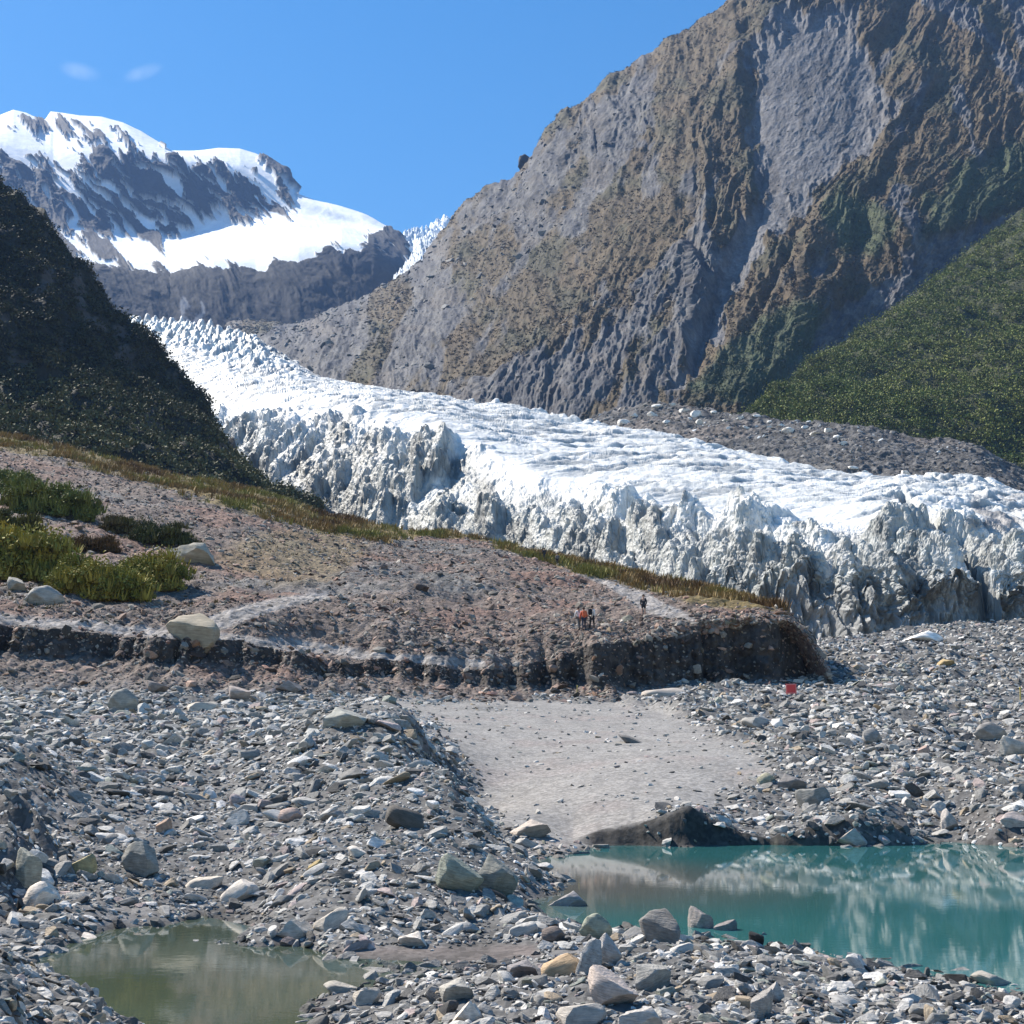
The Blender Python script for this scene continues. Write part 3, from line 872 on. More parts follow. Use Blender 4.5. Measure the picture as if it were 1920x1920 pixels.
green = 1 - sstep(np.minimum(sdpoly(uw, vw, [(2100, 180), (1920, 260), (1850, 310), (1740, 375), (1722, 470), (1830, 425), (1920, 385), (2100, 330)]),
                             np.minimum(sdpoly(uw, vw, [(1490, 590), (1400, 640), (1290, 745), (1430, 790), (1530, 650), (1545, 600)]), sdpoly(uw, vw, [(1590, 360), (1690, 450), (1650, 490), (1560, 480), (1530, 420)]))), -14, 14)
rcol = mixc(rcol, [.045, .058, .026], green * .9)
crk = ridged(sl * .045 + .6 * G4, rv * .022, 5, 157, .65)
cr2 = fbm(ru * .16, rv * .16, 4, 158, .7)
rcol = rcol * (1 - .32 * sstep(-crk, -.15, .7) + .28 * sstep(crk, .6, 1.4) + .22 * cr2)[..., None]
rcol = np.clip(rcol, .01, 1)
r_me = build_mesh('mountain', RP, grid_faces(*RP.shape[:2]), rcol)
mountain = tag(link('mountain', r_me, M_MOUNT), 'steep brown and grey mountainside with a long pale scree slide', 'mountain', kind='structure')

# ------------------------------------------------------------------ green hill at the right
hus = np.linspace(1380, 2400, 620)
h0 = [(1380, 860, 570), (1500, 850, 560), (1700, 880, 530), (1920, 940, 500), (2400, 980, 480)]
h1 = [(1380, 812, 625), (1440, 776, 640), (1500, 722, 690), (1600, 650, 730), (1700, 580, 770), (1800, 502, 810), (1920, 416, 850), (2400, 80, 1000)]
h2 = [(u, v + 50, Y_ + 70) for u, v, Y_ in h1]
HP, HS = layer([h0, h1, h2], hus, [300, 20], smooth=False)
X, Y = HP[..., 0], HP[..., 1]
hw = (1 - .5 * np.exp(-((HS - 1) / .08) ** 2))
HP[..., 2] += hw * (7 * ridged(X * .012, Y * .01, 4, 160) + 2.5 * fbm(X * .06, Y * .06, 4, 161))
hcol = np.ones(HP.shape) * np.array([.05, .055, .022])
h_me = build_mesh('green_hill', HP, grid_faces(*HP.shape[:2]), hcol)
tag(link('hill', h_me, M_HILL), 'green forested hillside at the right behind the moraine', 'hill', kind='structure')

# ------------------------------------------------------------------ dark hill at the left
lus = np.linspace(-600, 600, 760)
l0 = [(-600, 960, 285), (0, 940, 285), (200, 950, 285), (400, 975, 285), (500, 1000, 290), (540, 1010, 295), (600, 1030, 300)]
l1 = [(-600, 700, 330), (0, 745, 330), (150, 800, 330), (300, 850, 330), (400, 890, 335), (500, 960, 340), (540, 985, 340), (600, 1020, 345)]
l2 = [(-600, -150, 480), (-300, 120, 470), (-100, 285, 455), (0, 354, 445), (30, 366, 442), (60, 392, 440), (100, 425, 436), (130, 465, 432), (150, 495, 430), (200, 555, 424), (250, 612, 418), (290, 648, 412), (330, 690, 407), (370, 738, 402), (400, 775, 398),
      (430, 825, 393), (460, 868, 388), (490, 905, 384), (520, 932, 380), (550, 965, 378), (600, 1030, 375)]
l3 = [(u, v + 120, Y_ + 120) for u, v, Y_ in l2]
l1 = [(u - (24 if u > 0 else 0), v, Y_) for u, v, Y_ in l1]
l2 = [(u - (20 if u > 0 else 0), v, Y_) for u, v, Y_ in l2]
l3 = [(u, v + 120, Y_ + 120) for u, v, Y_ in l2]
LP, LS = layer([l0, l1, l2, l3], lus, [120, 340, 16], smooth=False)
X, Y = LP[..., 0], LP[..., 1]
lw = 1 - .8 * np.exp(-((LS - 2) / .08) ** 2)
lw = lw * sstep(LS, 0, .1)
LP[..., 2] += lw * (6 * ridged(X * .02, Y * .02, 4, 170) + 2 * fbm(X * .1, Y * .1, 4, 171))
lu, lv, _ = project(LP)
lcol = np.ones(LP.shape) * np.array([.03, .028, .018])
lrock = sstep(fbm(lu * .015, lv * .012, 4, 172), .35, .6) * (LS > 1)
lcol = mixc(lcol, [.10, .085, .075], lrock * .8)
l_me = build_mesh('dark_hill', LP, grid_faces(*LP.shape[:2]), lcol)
tag(link('hill', l_me, M_HILL), 'steep dark bush-covered spur at the left edge in its own shade', 'hill', kind='structure')

# ------------------------------------------------------------------ snow mountain
sus = np.linspace(-700, 900, 1100)
s0 = [(-700, 700, 2300), (900, 690, 2300)]
s1 = [(-700, 470, 2550), (0, 480, 2560), (150, 500, 2560), (230, 512, 2570), (320, 520, 2580), (400, 492, 2600), (480, 492, 2600), (560, 465, 2600), (640, 458, 2600), (700, 470, 2600), (760, 520, 2620), (790, 560, 2640), (830, 630, 2700), (900, 680, 2700)]
s2 = [(-700, 380, 3000), (0, 400, 3100), (150, 430, 3150), (230, 440, 3200), (350, 440, 3250), (450, 420, 3250), (550, 400, 3250), (650, 425, 3150), (720, 450, 3000), (765, 490, 2900), (790, 545, 2850), (830, 625, 2800), (900, 675, 2780)]
s3 = [(-700, 300, 3500), (0, 270, 3500), (100, 290, 3500), (155, 285, 3450), (200, 285, 3450), (330, 300, 3450), (450, 315, 3450), (520, 345, 3400), (555, 372, 3350), (620, 392, 3250), (680, 410, 3150), (730, 436, 3060), (760, 460, 3000), (782, 500, 2960), (795, 545, 2920), (830, 620, 2860), (900, 672, 2820)]
s4 = [(-700, 240, 4100), (-300, 190, 4100), (-60, 225, 4100), (0, 216, 4100), (25, 206, 4100), (50, 212, 4100), (70, 222, 4100), (85, 224, 4100), (95, 209, 4100), (120, 212, 4100), (150, 217, 4090), (190, 219, 4080), (230, 230, 4060), (265, 247, 4040), (300, 270, 4000), (322, 289, 3950),
      (370, 286, 3850), (410, 279, 3800), (450, 280, 3780), (480, 289, 3750), (505, 300, 3700), (530, 318, 3650), (548, 345, 3600), (560, 370, 3550), (590, 381, 3500), (640, 391, 3400), (690, 408, 3300), (735, 434, 3200), (762, 456, 3120), (784, 500, 3050), (796, 545, 3000), (830, 618, 2950), (900, 670, 2900)]
s5 = [(u, v + 90, Y_ + 400) for u, v, Y_ in s4]
NP_, NS = layer([s0, s1, s2, s3, s4, s5], sus, [130, 110, 150, 150, 14], smooth=True)
nu, nv, nd = project(NP_)
dg = nu - nv                     # streaks run down to the right
ds = nu + nv
ew = 1 - .95 * np.exp(-((NS - 4) / .25) ** 2)
wrp = 22 * fbm(nu * .01, nv * .01, 3, 180)
K1 = ridged((dg + wrp) * .010, ds * .004, 5, 181)
K2 = ridged((dg + wrp) * .035, ds * .014, 4, 182)
nun, nvn = nu + 12 * fbm(nu * .03, nv * .03, 4, 183), nv + 10 * fbm(nu * .03 + 8, nv * .03, 4, 184)
R1 = [(165, 285), (200, 283), (260, 305), (340, 312), (430, 330), (500, 350), (555, 385), (525, 405), (480, 396), (440, 412), (400, 400), (350, 418), (300, 455), (250, 440), (210, 430), (205, 490), (110, 480), (20, 400), (-300, 330), (-300, 300), (0, 300), (60, 310), (110, 340), (130, 400), (150, 330)]
R2 = [(-700, 490), (100, 480), (220, 505), (320, 522), (375, 508), (480, 514), (520, 504), (590, 486), (650, 478), (690, 486), (708, 446), (738, 450), (775, 478), (785, 500), (760, 540), (700, 575), (900, 760), (-700, 760)]
R3 = [(30, 226), (120, 222), (235, 252), (300, 280), (200, 283), (120, 275), (30, 250)]
R4 = [(490, 300), (520, 305), (552, 340), (556, 372), (530, 345), (500, 320), (478, 302)]
strk = fbm((dg + wrp) * .038, ds * .009, 5, 185, .6)
srk = np.zeros(nu.shape)
for poly, soft, st in ((R1, 26, 24), (R2, 8, 20), (R3, 16, 24), (R4, 5, 6)):
    srk = np.maximum(srk, 1 - sstep(sdpoly(nun, nvn, poly) + st * strk * 1.5 + (14 if poly is R3 else 0), -4, 4))
srk = np.maximum(srk, (NS < 1.0) * 1.0 * (sdpoly(nun, nvn, R2) < 5))
srk = np.maximum(srk, ((sdpoly(nu, nv, [(690, 430), (745, 440), (780, 480), (760, 560), (690, 560)]) < 0) & (strk < .25)) * 1.0)
srk = np.where((sdpoly(nu, nv, R1) < 0) & (strk > .06 + .25 * sstep(-fbm(nu * .012, nv * .012, 3, 189), -.2, .3)), 0, srk)
dn = (K1 * 11 + K2 * 4) * (1 - .62 * sstep(nv, 400, 470)) * (.12 + .88 * srk) * ew
nn = normals(NP_)
NP_ = NP_ + nn * dn[..., None]
scol = np.ones(NP_.shape) * np.array([.88, .90, .92])
rkc = np.ones(NP_.shape) * np.array([.03, .031, .038])
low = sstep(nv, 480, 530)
rkc = mixc(rkc, [.008, .009, .012], low)  # shade of the lower cliff painted into its rock colour
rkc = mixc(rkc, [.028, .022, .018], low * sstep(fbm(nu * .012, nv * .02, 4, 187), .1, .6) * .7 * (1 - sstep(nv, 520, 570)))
veins = 1 - sstep(dline(nun, nvn, [(345, 560), (352, 590), (360, 612)]), 2, 7)
rkc = mixc(rkc, [.30, .31, .34], np.maximum(veins, 1 - sstep(dline(nun, nvn, [(385, 575), (368, 605), (340, 612)]), 1, 4)) * .6)
scol = mixc(scol, rkc, srk)
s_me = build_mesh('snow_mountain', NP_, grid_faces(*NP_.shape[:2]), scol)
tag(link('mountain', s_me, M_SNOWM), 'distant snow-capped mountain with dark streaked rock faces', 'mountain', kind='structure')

# distant icefall and far peak in the notch
fus = np.linspace(640, 960, 240)
f0 = [(640, 690, 2900), (740, 620, 3000), (960, 600, 3200)]
f1 = [(640, 640, 3300), (760, 530, 3500), (800, 500, 3600), (960, 480, 3800)]
f2 = [(640, 560, 4200), (740, 460, 4400), (760, 450, 4500), (800, 449, 4600), (960, 452, 4700)]
f3 = [(640, 560, 5200), (740, 470, 5200), (790, 452, 5300), (802, 446, 5300), (808, 432, 5300), (818, 424, 5300), (832, 416, 5300), (842, 422, 5300), (850, 432, 5300), (880, 440, 5300), (960, 470, 5300)]
f4 = [(u, v + 40, Y_ + 300) for u, v, Y_ in f3]
FP, FS = layer([f0, f1, f2, f3, f4], fus, [60, 80, 60, 6], smooth=False)
fu, fv, _ = project(FP)
FP[..., 2] += 28 * ridged(fu * .05, fv * .06, 4, 190) * (1 - np.exp(-((FS - 3) / .2) ** 2)) * sstep(FS, 0, .3) * (FS < 2.9) + 12 * ridged(fu * .12, fv * .12, 3, 191) * (FS > 2.2)
fcol = np.ones(FP.shape) * np.array([.84, .88, .9])
fcol = mixc(fcol, [.4, .45, .5], sstep(ridged(fu * .07, fv * .07, 4, 192), .5, 1.3) * .5)
f_me = build_mesh('icefall', FP, grid_faces(*FP.shape[:2]), fcol)
tag(link('icefall', f_me, M_SNOWM), 'far white icefall and small peak in the notch between the mountains', 'icefall', kind='structure')

qus = np.linspace(660, 880, 260)
q1 = [(660, 605, 2380), (684, 588, 2380), (708, 562, 2380), (731, 540, 2390), (750, 515, 2400), (765, 499, 2400), (776, 480, 2410), (782, 461, 2420), (800, 452, 2420), (840, 447, 2420), (880, 440, 2420)]
q0 = [(u, v + 90, Y_ - 420) for u, v, Y_ in q1]
q2 = [(u, v + 14, Y_ + 160) for u, v, Y_ in q1]
QP, QS = layer([q0, q1, q2], qus, [150, 8], smooth=False)
qu, qv, _ = project(QP)
QP[..., 2] += (9 * ridged(qu * .08, qv * .09, 4, 195) + 5 * ridged(qu * .25, qv * .25, 3, 196)) * (1 - .6 * np.exp(-((QS - 1) / .06) ** 2))
qcol = mixc(np.ones(QP.shape) * np.array([.82, .85, .86]), [.35, .4, .46], sstep(ridged(qu * .13, qv * .15, 4, 197), .4, 1.2) * .6)
q_me = build_mesh('icefall_tongue', QP, grid_faces(*QP.shape[:2]), qcol)
tag(link('icefall', q_me, M_SNOWM), 'white ice tongue pouring down beside the big brown mountain', 'icefall', kind='structure')

# ------------------------------------------------------------------ foliage clouds
def leaf_cloud(name, centers, radii, nleaf, leaf, cols, flat=0.8, seed=0):
    rng = np.random.default_rng(seed)
    n = len(centers)
    d = rng.normal(size=(n, nleaf, 3)); d /= np.linalg.norm(d, axis=-1, keepdims=True)
    d[..., 2] = np.abs(d[..., 2]) * flat
    lump = 1 + .35 * np.sin(d[..., 0] * 5 + rng.random((n, 1)) * 6) * np.cos(d[..., 1] * 4 + rng.random((n, 1)) * 6)
    pos = centers[:, None] + d * (radii[:, None] * lump * (0.35 + 0.65 * rng.random((n, nleaf)) ** .5))[..., None]
    t1 = rng.normal(size=pos.shape); t1 /= np.linalg.norm(t1, axis=-1, keepdims=True)
    t2 = np.cross(t1, rng.normal(size=pos.shape)); t2 /= np.linalg.norm(t2, axis=-1, keepdims=True) + 1e-9
    s = (leaf[:, None] if np.ndim(leaf) else leaf) * (0.6 + .8 * rng.random((n, nleaf)))
    s = s[..., None]
    q = np.stack([pos - t1 * s, pos - t2 * s * .6, pos + t1 * s, pos + t2 * s * .6], 2).reshape(-1, 3)
    c = cols[:, None] * (0.75 + .5 * rng.random((n, nleaf, 1)))
    c = np.repeat(c.reshape(-1, 3), 4, 0)
    f = np.arange(len(q)).reshape(-1, 4)
    return build_mesh(name, q, f, c, smooth=False)


def sample_grid(P, wgt, n, rng, ilo=0, ihi=None):
    ihi = ihi or P.shape[0] - 1
    i = rng.uniform(ilo, ihi - 1e-3, n); j = rng.uniform(0, P.shape[1] - 1 - 1e-3, n)
    a, b = i.astype(int), j.astype(int)
    keep = rng.random(n) < wgt[a, b]
    i, j, a, b = i[keep], j[keep], a[keep], b[keep]
    fi, fj = (i - a)[:, None], (j - b)[:, None]
    p = P[a, b] * (1 - fi) * (1 - fj) + P[a + 1, b] * fi * (1 - fj) + P[a, b + 1] * (1 - fi) * fj + P[a + 1, b + 1] * fi * fj
    return p, a, b


# scrub on the left spur
pp, a, b = sample_grid(LP, 1 - .7 * lrock, 11000, np.random.default_rng(31), 0, 465)
uu, vv, _ = project(pp)
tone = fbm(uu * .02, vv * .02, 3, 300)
lit = sstep(vv - (700 + .33 * np.abs(uu - 100)), -60, 60)  # sunlight on the lower scrub, put into the leaf colour
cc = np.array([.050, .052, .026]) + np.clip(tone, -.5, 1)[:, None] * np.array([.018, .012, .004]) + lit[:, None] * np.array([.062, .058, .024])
rad = np.random.default_rng(32).uniform(1.1, 3.0, len(pp))
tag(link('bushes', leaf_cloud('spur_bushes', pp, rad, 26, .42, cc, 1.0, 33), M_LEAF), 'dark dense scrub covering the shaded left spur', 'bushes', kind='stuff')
# forest on the right hill
pp, a, b = sample_grid(HP, np.ones(HP.shape[:2]), 10000, np.random.default_rng(34), 20, 312)
uu, vv, _ = project(pp)
tone = fbm(pp[:, 0] * .02, pp[:, 1] * .02, 3, 301)
cc = np.array([.15, .17, .042]) + np.clip(tone, -.6, .9)[:, None] * np.array([.045, .035, .008])
rd_ = np.random.default_rng(35)
cc = cc * (0.5 + .95 * rd_.random((len(pp), 1)))
rad = 1.8 + 5.2 * rd_.random(len(pp)) ** 2.2
tag(link('bushes', leaf_cloud('hill_bushes', pp, rad, 44, .52, cc, 1.0, 36), M_LEAF), 'green forest canopy covering the right-hand hill', 'bushes', kind='stuff')
# low scrub on the mountainside
wv_ = np.clip((1 - thr) * (1 - .0 * green), 0, 1)
pp, a, b = sample_grid(RP, wv_ * .75 + green * .25, 26000, np.random.default_rng(37), 40, 865)
gg = green[a, b]
cc = rcol[a, b] * 0.95 * (0.7 + .6 * np.random.default_rng(38).random((len(pp), 1)))
rad = np.random.default_rng(39).uniform(1.5, 3.6, len(pp)) * (1 + .8 * gg)
tag(link('scrub', leaf_cloud('mountain_scrub', pp, rad * .8, 16, .6, cc * 1.2, .45, 40), M_LEAF), 'brown alpine scrub spread over the big mountainside', 'scrub', kind='stuff')

# grass along the terrace ridge
def grass_mesh(name, P, n, seed, hmin, hmax, cols, blades=9, spread=.35):
    rng = np.random.default_rng(seed)
    n = len(P)
    ang = rng.uniform(0, 6.283, (n, blades))
    base = P[:, None] + np.stack([np.cos(ang), np.sin(ang), ang * 0], -1) * (rng.random((n, blades)) * spread)[..., None]
    h = rng.uniform(hmin, hmax, (n, 1)) * rng.uniform(.6, 1.1, (n, blades))
    tipp = base + np.stack([np.cos(ang) * h * .45, np.sin(ang) * h * .45, h], -1)
    side = np.stack([-np.sin(ang), np.cos(ang), ang * 0], -1) * (h * .11)[..., None]
    q = np.stack([base - side, base + side, tipp], 2).reshape(-1, 3)
    c = np.repeat((cols[:, None] * rng.uniform(.6, 1.4, (n, blades, 1))).reshape(-1, 3), 3, 0)
    return build_mesh(name, q, np.arange(len(q)).reshape(-1, 3), c, smooth=False)


gw = grass_m * lerp(.06, 1, sstep(fbm(TP[..., 0] * .13, TP[..., 1] * .09, 5, 310, .65), .0, .45))
pp, a, b = sample_grid(TP, gw, 150000, np.random.default_rng(41), 330, 524)
tn = fbm(pp[:, 0] * .08, pp[:, 1] * .06, 4, 302)
cc = lerp(np.array([.27, .185, .075]), np.array([.23, .215, .06]), sstep(tn, -.1, .4)[:, None])
cc = lerp(cc, np.array([.15, .09, .04]), sstep(-tn, .25, .6)[:, None])
pp = pp - np.array([0, 0, .1])
tag(link('grass', grass_mesh('ridge_grass', pp, 0, 42, .25, 1.3, cc, 7, .6), M_LEAF), 'olive and rust tussock grass strip along the crest of the terrace', 'grass', kind='stuff')
# sparse low plants on the scree
sp = (1 - sstep(sdpoly(wu, wv, [(330, 950), (700, 985), (760, 1040), (560, 1110), (380, 1120), (250, 1160), (120, 1150), (0, 1110), (-200, 1000)]), -30, 30)) * .5 + .03
sp = sp * (TS > 1.3) * (TS < 2.95) * (1 - path)
pp, a, b = sample_grid(TP, sp * sstep(fbm(X[0, 0] * 0 + TP[..., 0] * .1, TP[..., 1] * .1, 3, 303), -.1, .4), 26000, np.random.default_rng(43), 160, 515)
cc = lerp(np.array([.16, .105, .05]), np.array([.14, .13, .04]), np.random.default_rng(44).random((len(pp), 1)))
tag(link('grass', grass_mesh('scree_grass', pp, 0, 45, .12, .45, cc, 6, .25), M_LEAF), 'thin dry tufts scattered over the scree terrace', 'grass', kind='stuff')

# ------------------------------------------------------------------ ray casting on the walkable terrain
def bvh_of(P):
    return BVHTree.FromPolygons([tuple(p) for p in P.reshape(-1, 3).tolist()], grid_faces(*P.shape[:2]).tolist())


BV = [bvh_of(GP[::2, ::2]), bvh_of(TP[::2, ::2]), bvh_of(MP[::2, ::2])]


def cast(u, v):
    o = Vector((0, 0, CAMH)); d = Vector(pix_dir(u, v)).normalized()
    best = None
    for t in BV:
        h = t.ray_cast(o, d)
        if h[0] is not None and (best is None or h[3] < best[3]):
            best = h
    return best


# ------------------------------------------------------------------ rocks
def ico(sub):
    bm = bmesh.new()
    bmesh.ops.create_icosphere(bm, subdivisions=sub, radius=1)
    v = np.array([p.co[:] for p in bm.verts]); f = np.array([[q.index for q in p.verts] for p in bm.faces])
    bm.free()
    return v, f


ICO = {k: ico(k) for k in (1, 2, 3, 4)}


def rock_shape(sub, seed, planes=9, angular=.56):
    rng = np.random.default_rng(seed)
    v, f = ICO[sub]
    v = v.copy()
    nrm = rng.normal(size=(planes, 3)); nrm /= np.linalg.norm(nrm, axis=1, keepdims=True)
    dist_ = rng.uniform(angular - .22, angular + .16, planes)
    for nn_, dd in zip(nrm, dist_):
        s = v @ nn_
        over = s > dd
        v[over] -= np.outer(s[over] - dd, nn_)
    ph = rng.random(3) * 9
    nz = fbm(v[:, 0] * 1.6 + ph[0] + v[:, 2], v[:, 1] * 1.6 + ph[1] - v[:, 2], 4, seed % 97)
    v *= (1 + .09 * nz)[:, None]
    v -= (v.max(0) + v.min(0)) / 2
    v /= (v.max(0) - v.min(0)) / 2
    return v, f


PALETTE = [('light grey', (.50, .475, .435)), ('mid grey', (.29, .275, .252)), ('dark grey', (.11, .105, .10)), ('tan', (.38, .30, .21)), ('whitish', (.70, .665, .62)),
           ('greenish grey', (.31, .32, .27)), ('pinkish', (.44, .35, .32))]
PW = np.array([.38, .30, .14, .03, .08, .03, .04])
PCOL = np.array([p[1] for p in PALETTE])


def rand_rot(n, nrm, rng, tilt=.35):
    """random yaw, leaning about the ground normal"""
    z = nrm + rng.normal(size=(n, 3)) * tilt
    z /= np.linalg.norm(z, axis=1, keepdims=True)
    yaw = rng.normal(0, .75, n) + math.pi * rng.integers(0, 2, n)
    x = np.stack([np.cos(yaw), np.sin(yaw), yaw * 0], -1)
    y = np.cross(z, x); y /= np.linalg.norm(y, axis=1, keepdims=True)
    x = np.cross(y, z)
    return np.stack([x, y, z], -1)     # columns are axes


def merge_rocks(name, pos, rot, scl, col, sub, seed, smooth):
    protos = [rock_shape(sub, seed + k) for k in range(10)]
    idx = np.random.default_rng(seed).integers(0, 10, len(pos))
    VV, FF, CC, off = [], [], [], 0
    for k, (v, f) in enumerate(protos):
        m = idx == k
        if not m.any():
            continue
        w = np.einsum('nij,vj,nj->nvi', rot[m], v, scl[m]) + pos[m][:, None]
        VV.append(w.reshape(-1, 3)); nv_ = len(v); cnt = m.sum()
        FF.append((f[None] + (np.arange(cnt) * nv_)[:, None, None]).reshape(-1, 3) + off)
        CC.append(np.repeat(col[m], nv_, 0)); off += cnt * nv_
    return build_mesh(name, np.concatenate(VV), np.concatenate(FF), np.concatenate(CC), smooth)


HERO_MESH = []
for k in range(16):
    v, f = rock_shape(4 if k < 8 else 3, 900 + k, 13, .60 if k % 2 else .68)
    me = build_mesh('stone_mesh', v, f, None, True)
    me.materials.append(M_STONE)
    try:
        me.set_sharp_from_angle(angle=math.radians(38))
    except Exception:
        pass
    HERO_MESH.append(me)

N_ROCK = 0


def put_stone(name, u, v, w, h, col, label, cat='rock', mesh=0, lean=0.0, depth=None, group=None, sink=.36, yaw=None):
    """one named stone: bottom edge seen at (u, v), w x h photo pixels"""
    global N_ROCK
    hit = cast(u, v)
    if hit is None:
        return None
    p = hit[0]
    d = (p - Vector((0, 0, CAMH))).length
    W, H_ = w * d / F, h * d / F
    o = bpy.data.objects.new(name, HERO_MESH[mesh % 16]); COL.objects.link(o)
    D = W * (depth or .7)
    o.scale = (W / 2, D / 2, H_ / 2 * (1 + sink))
    o.location = (p.x, p.y + D * .35, p.z + H_ / 2 * (1 - sink))
    o.rotation_euler = (0, lean, yaw if yaw is not None else random.uniform(-.35, .35))
    o.color = (col[0] * 1.12, col[1] * 1.03, col[2] * .93, 1)
    tag(o, label, cat, group)
    N_ROCK += 1
    return o


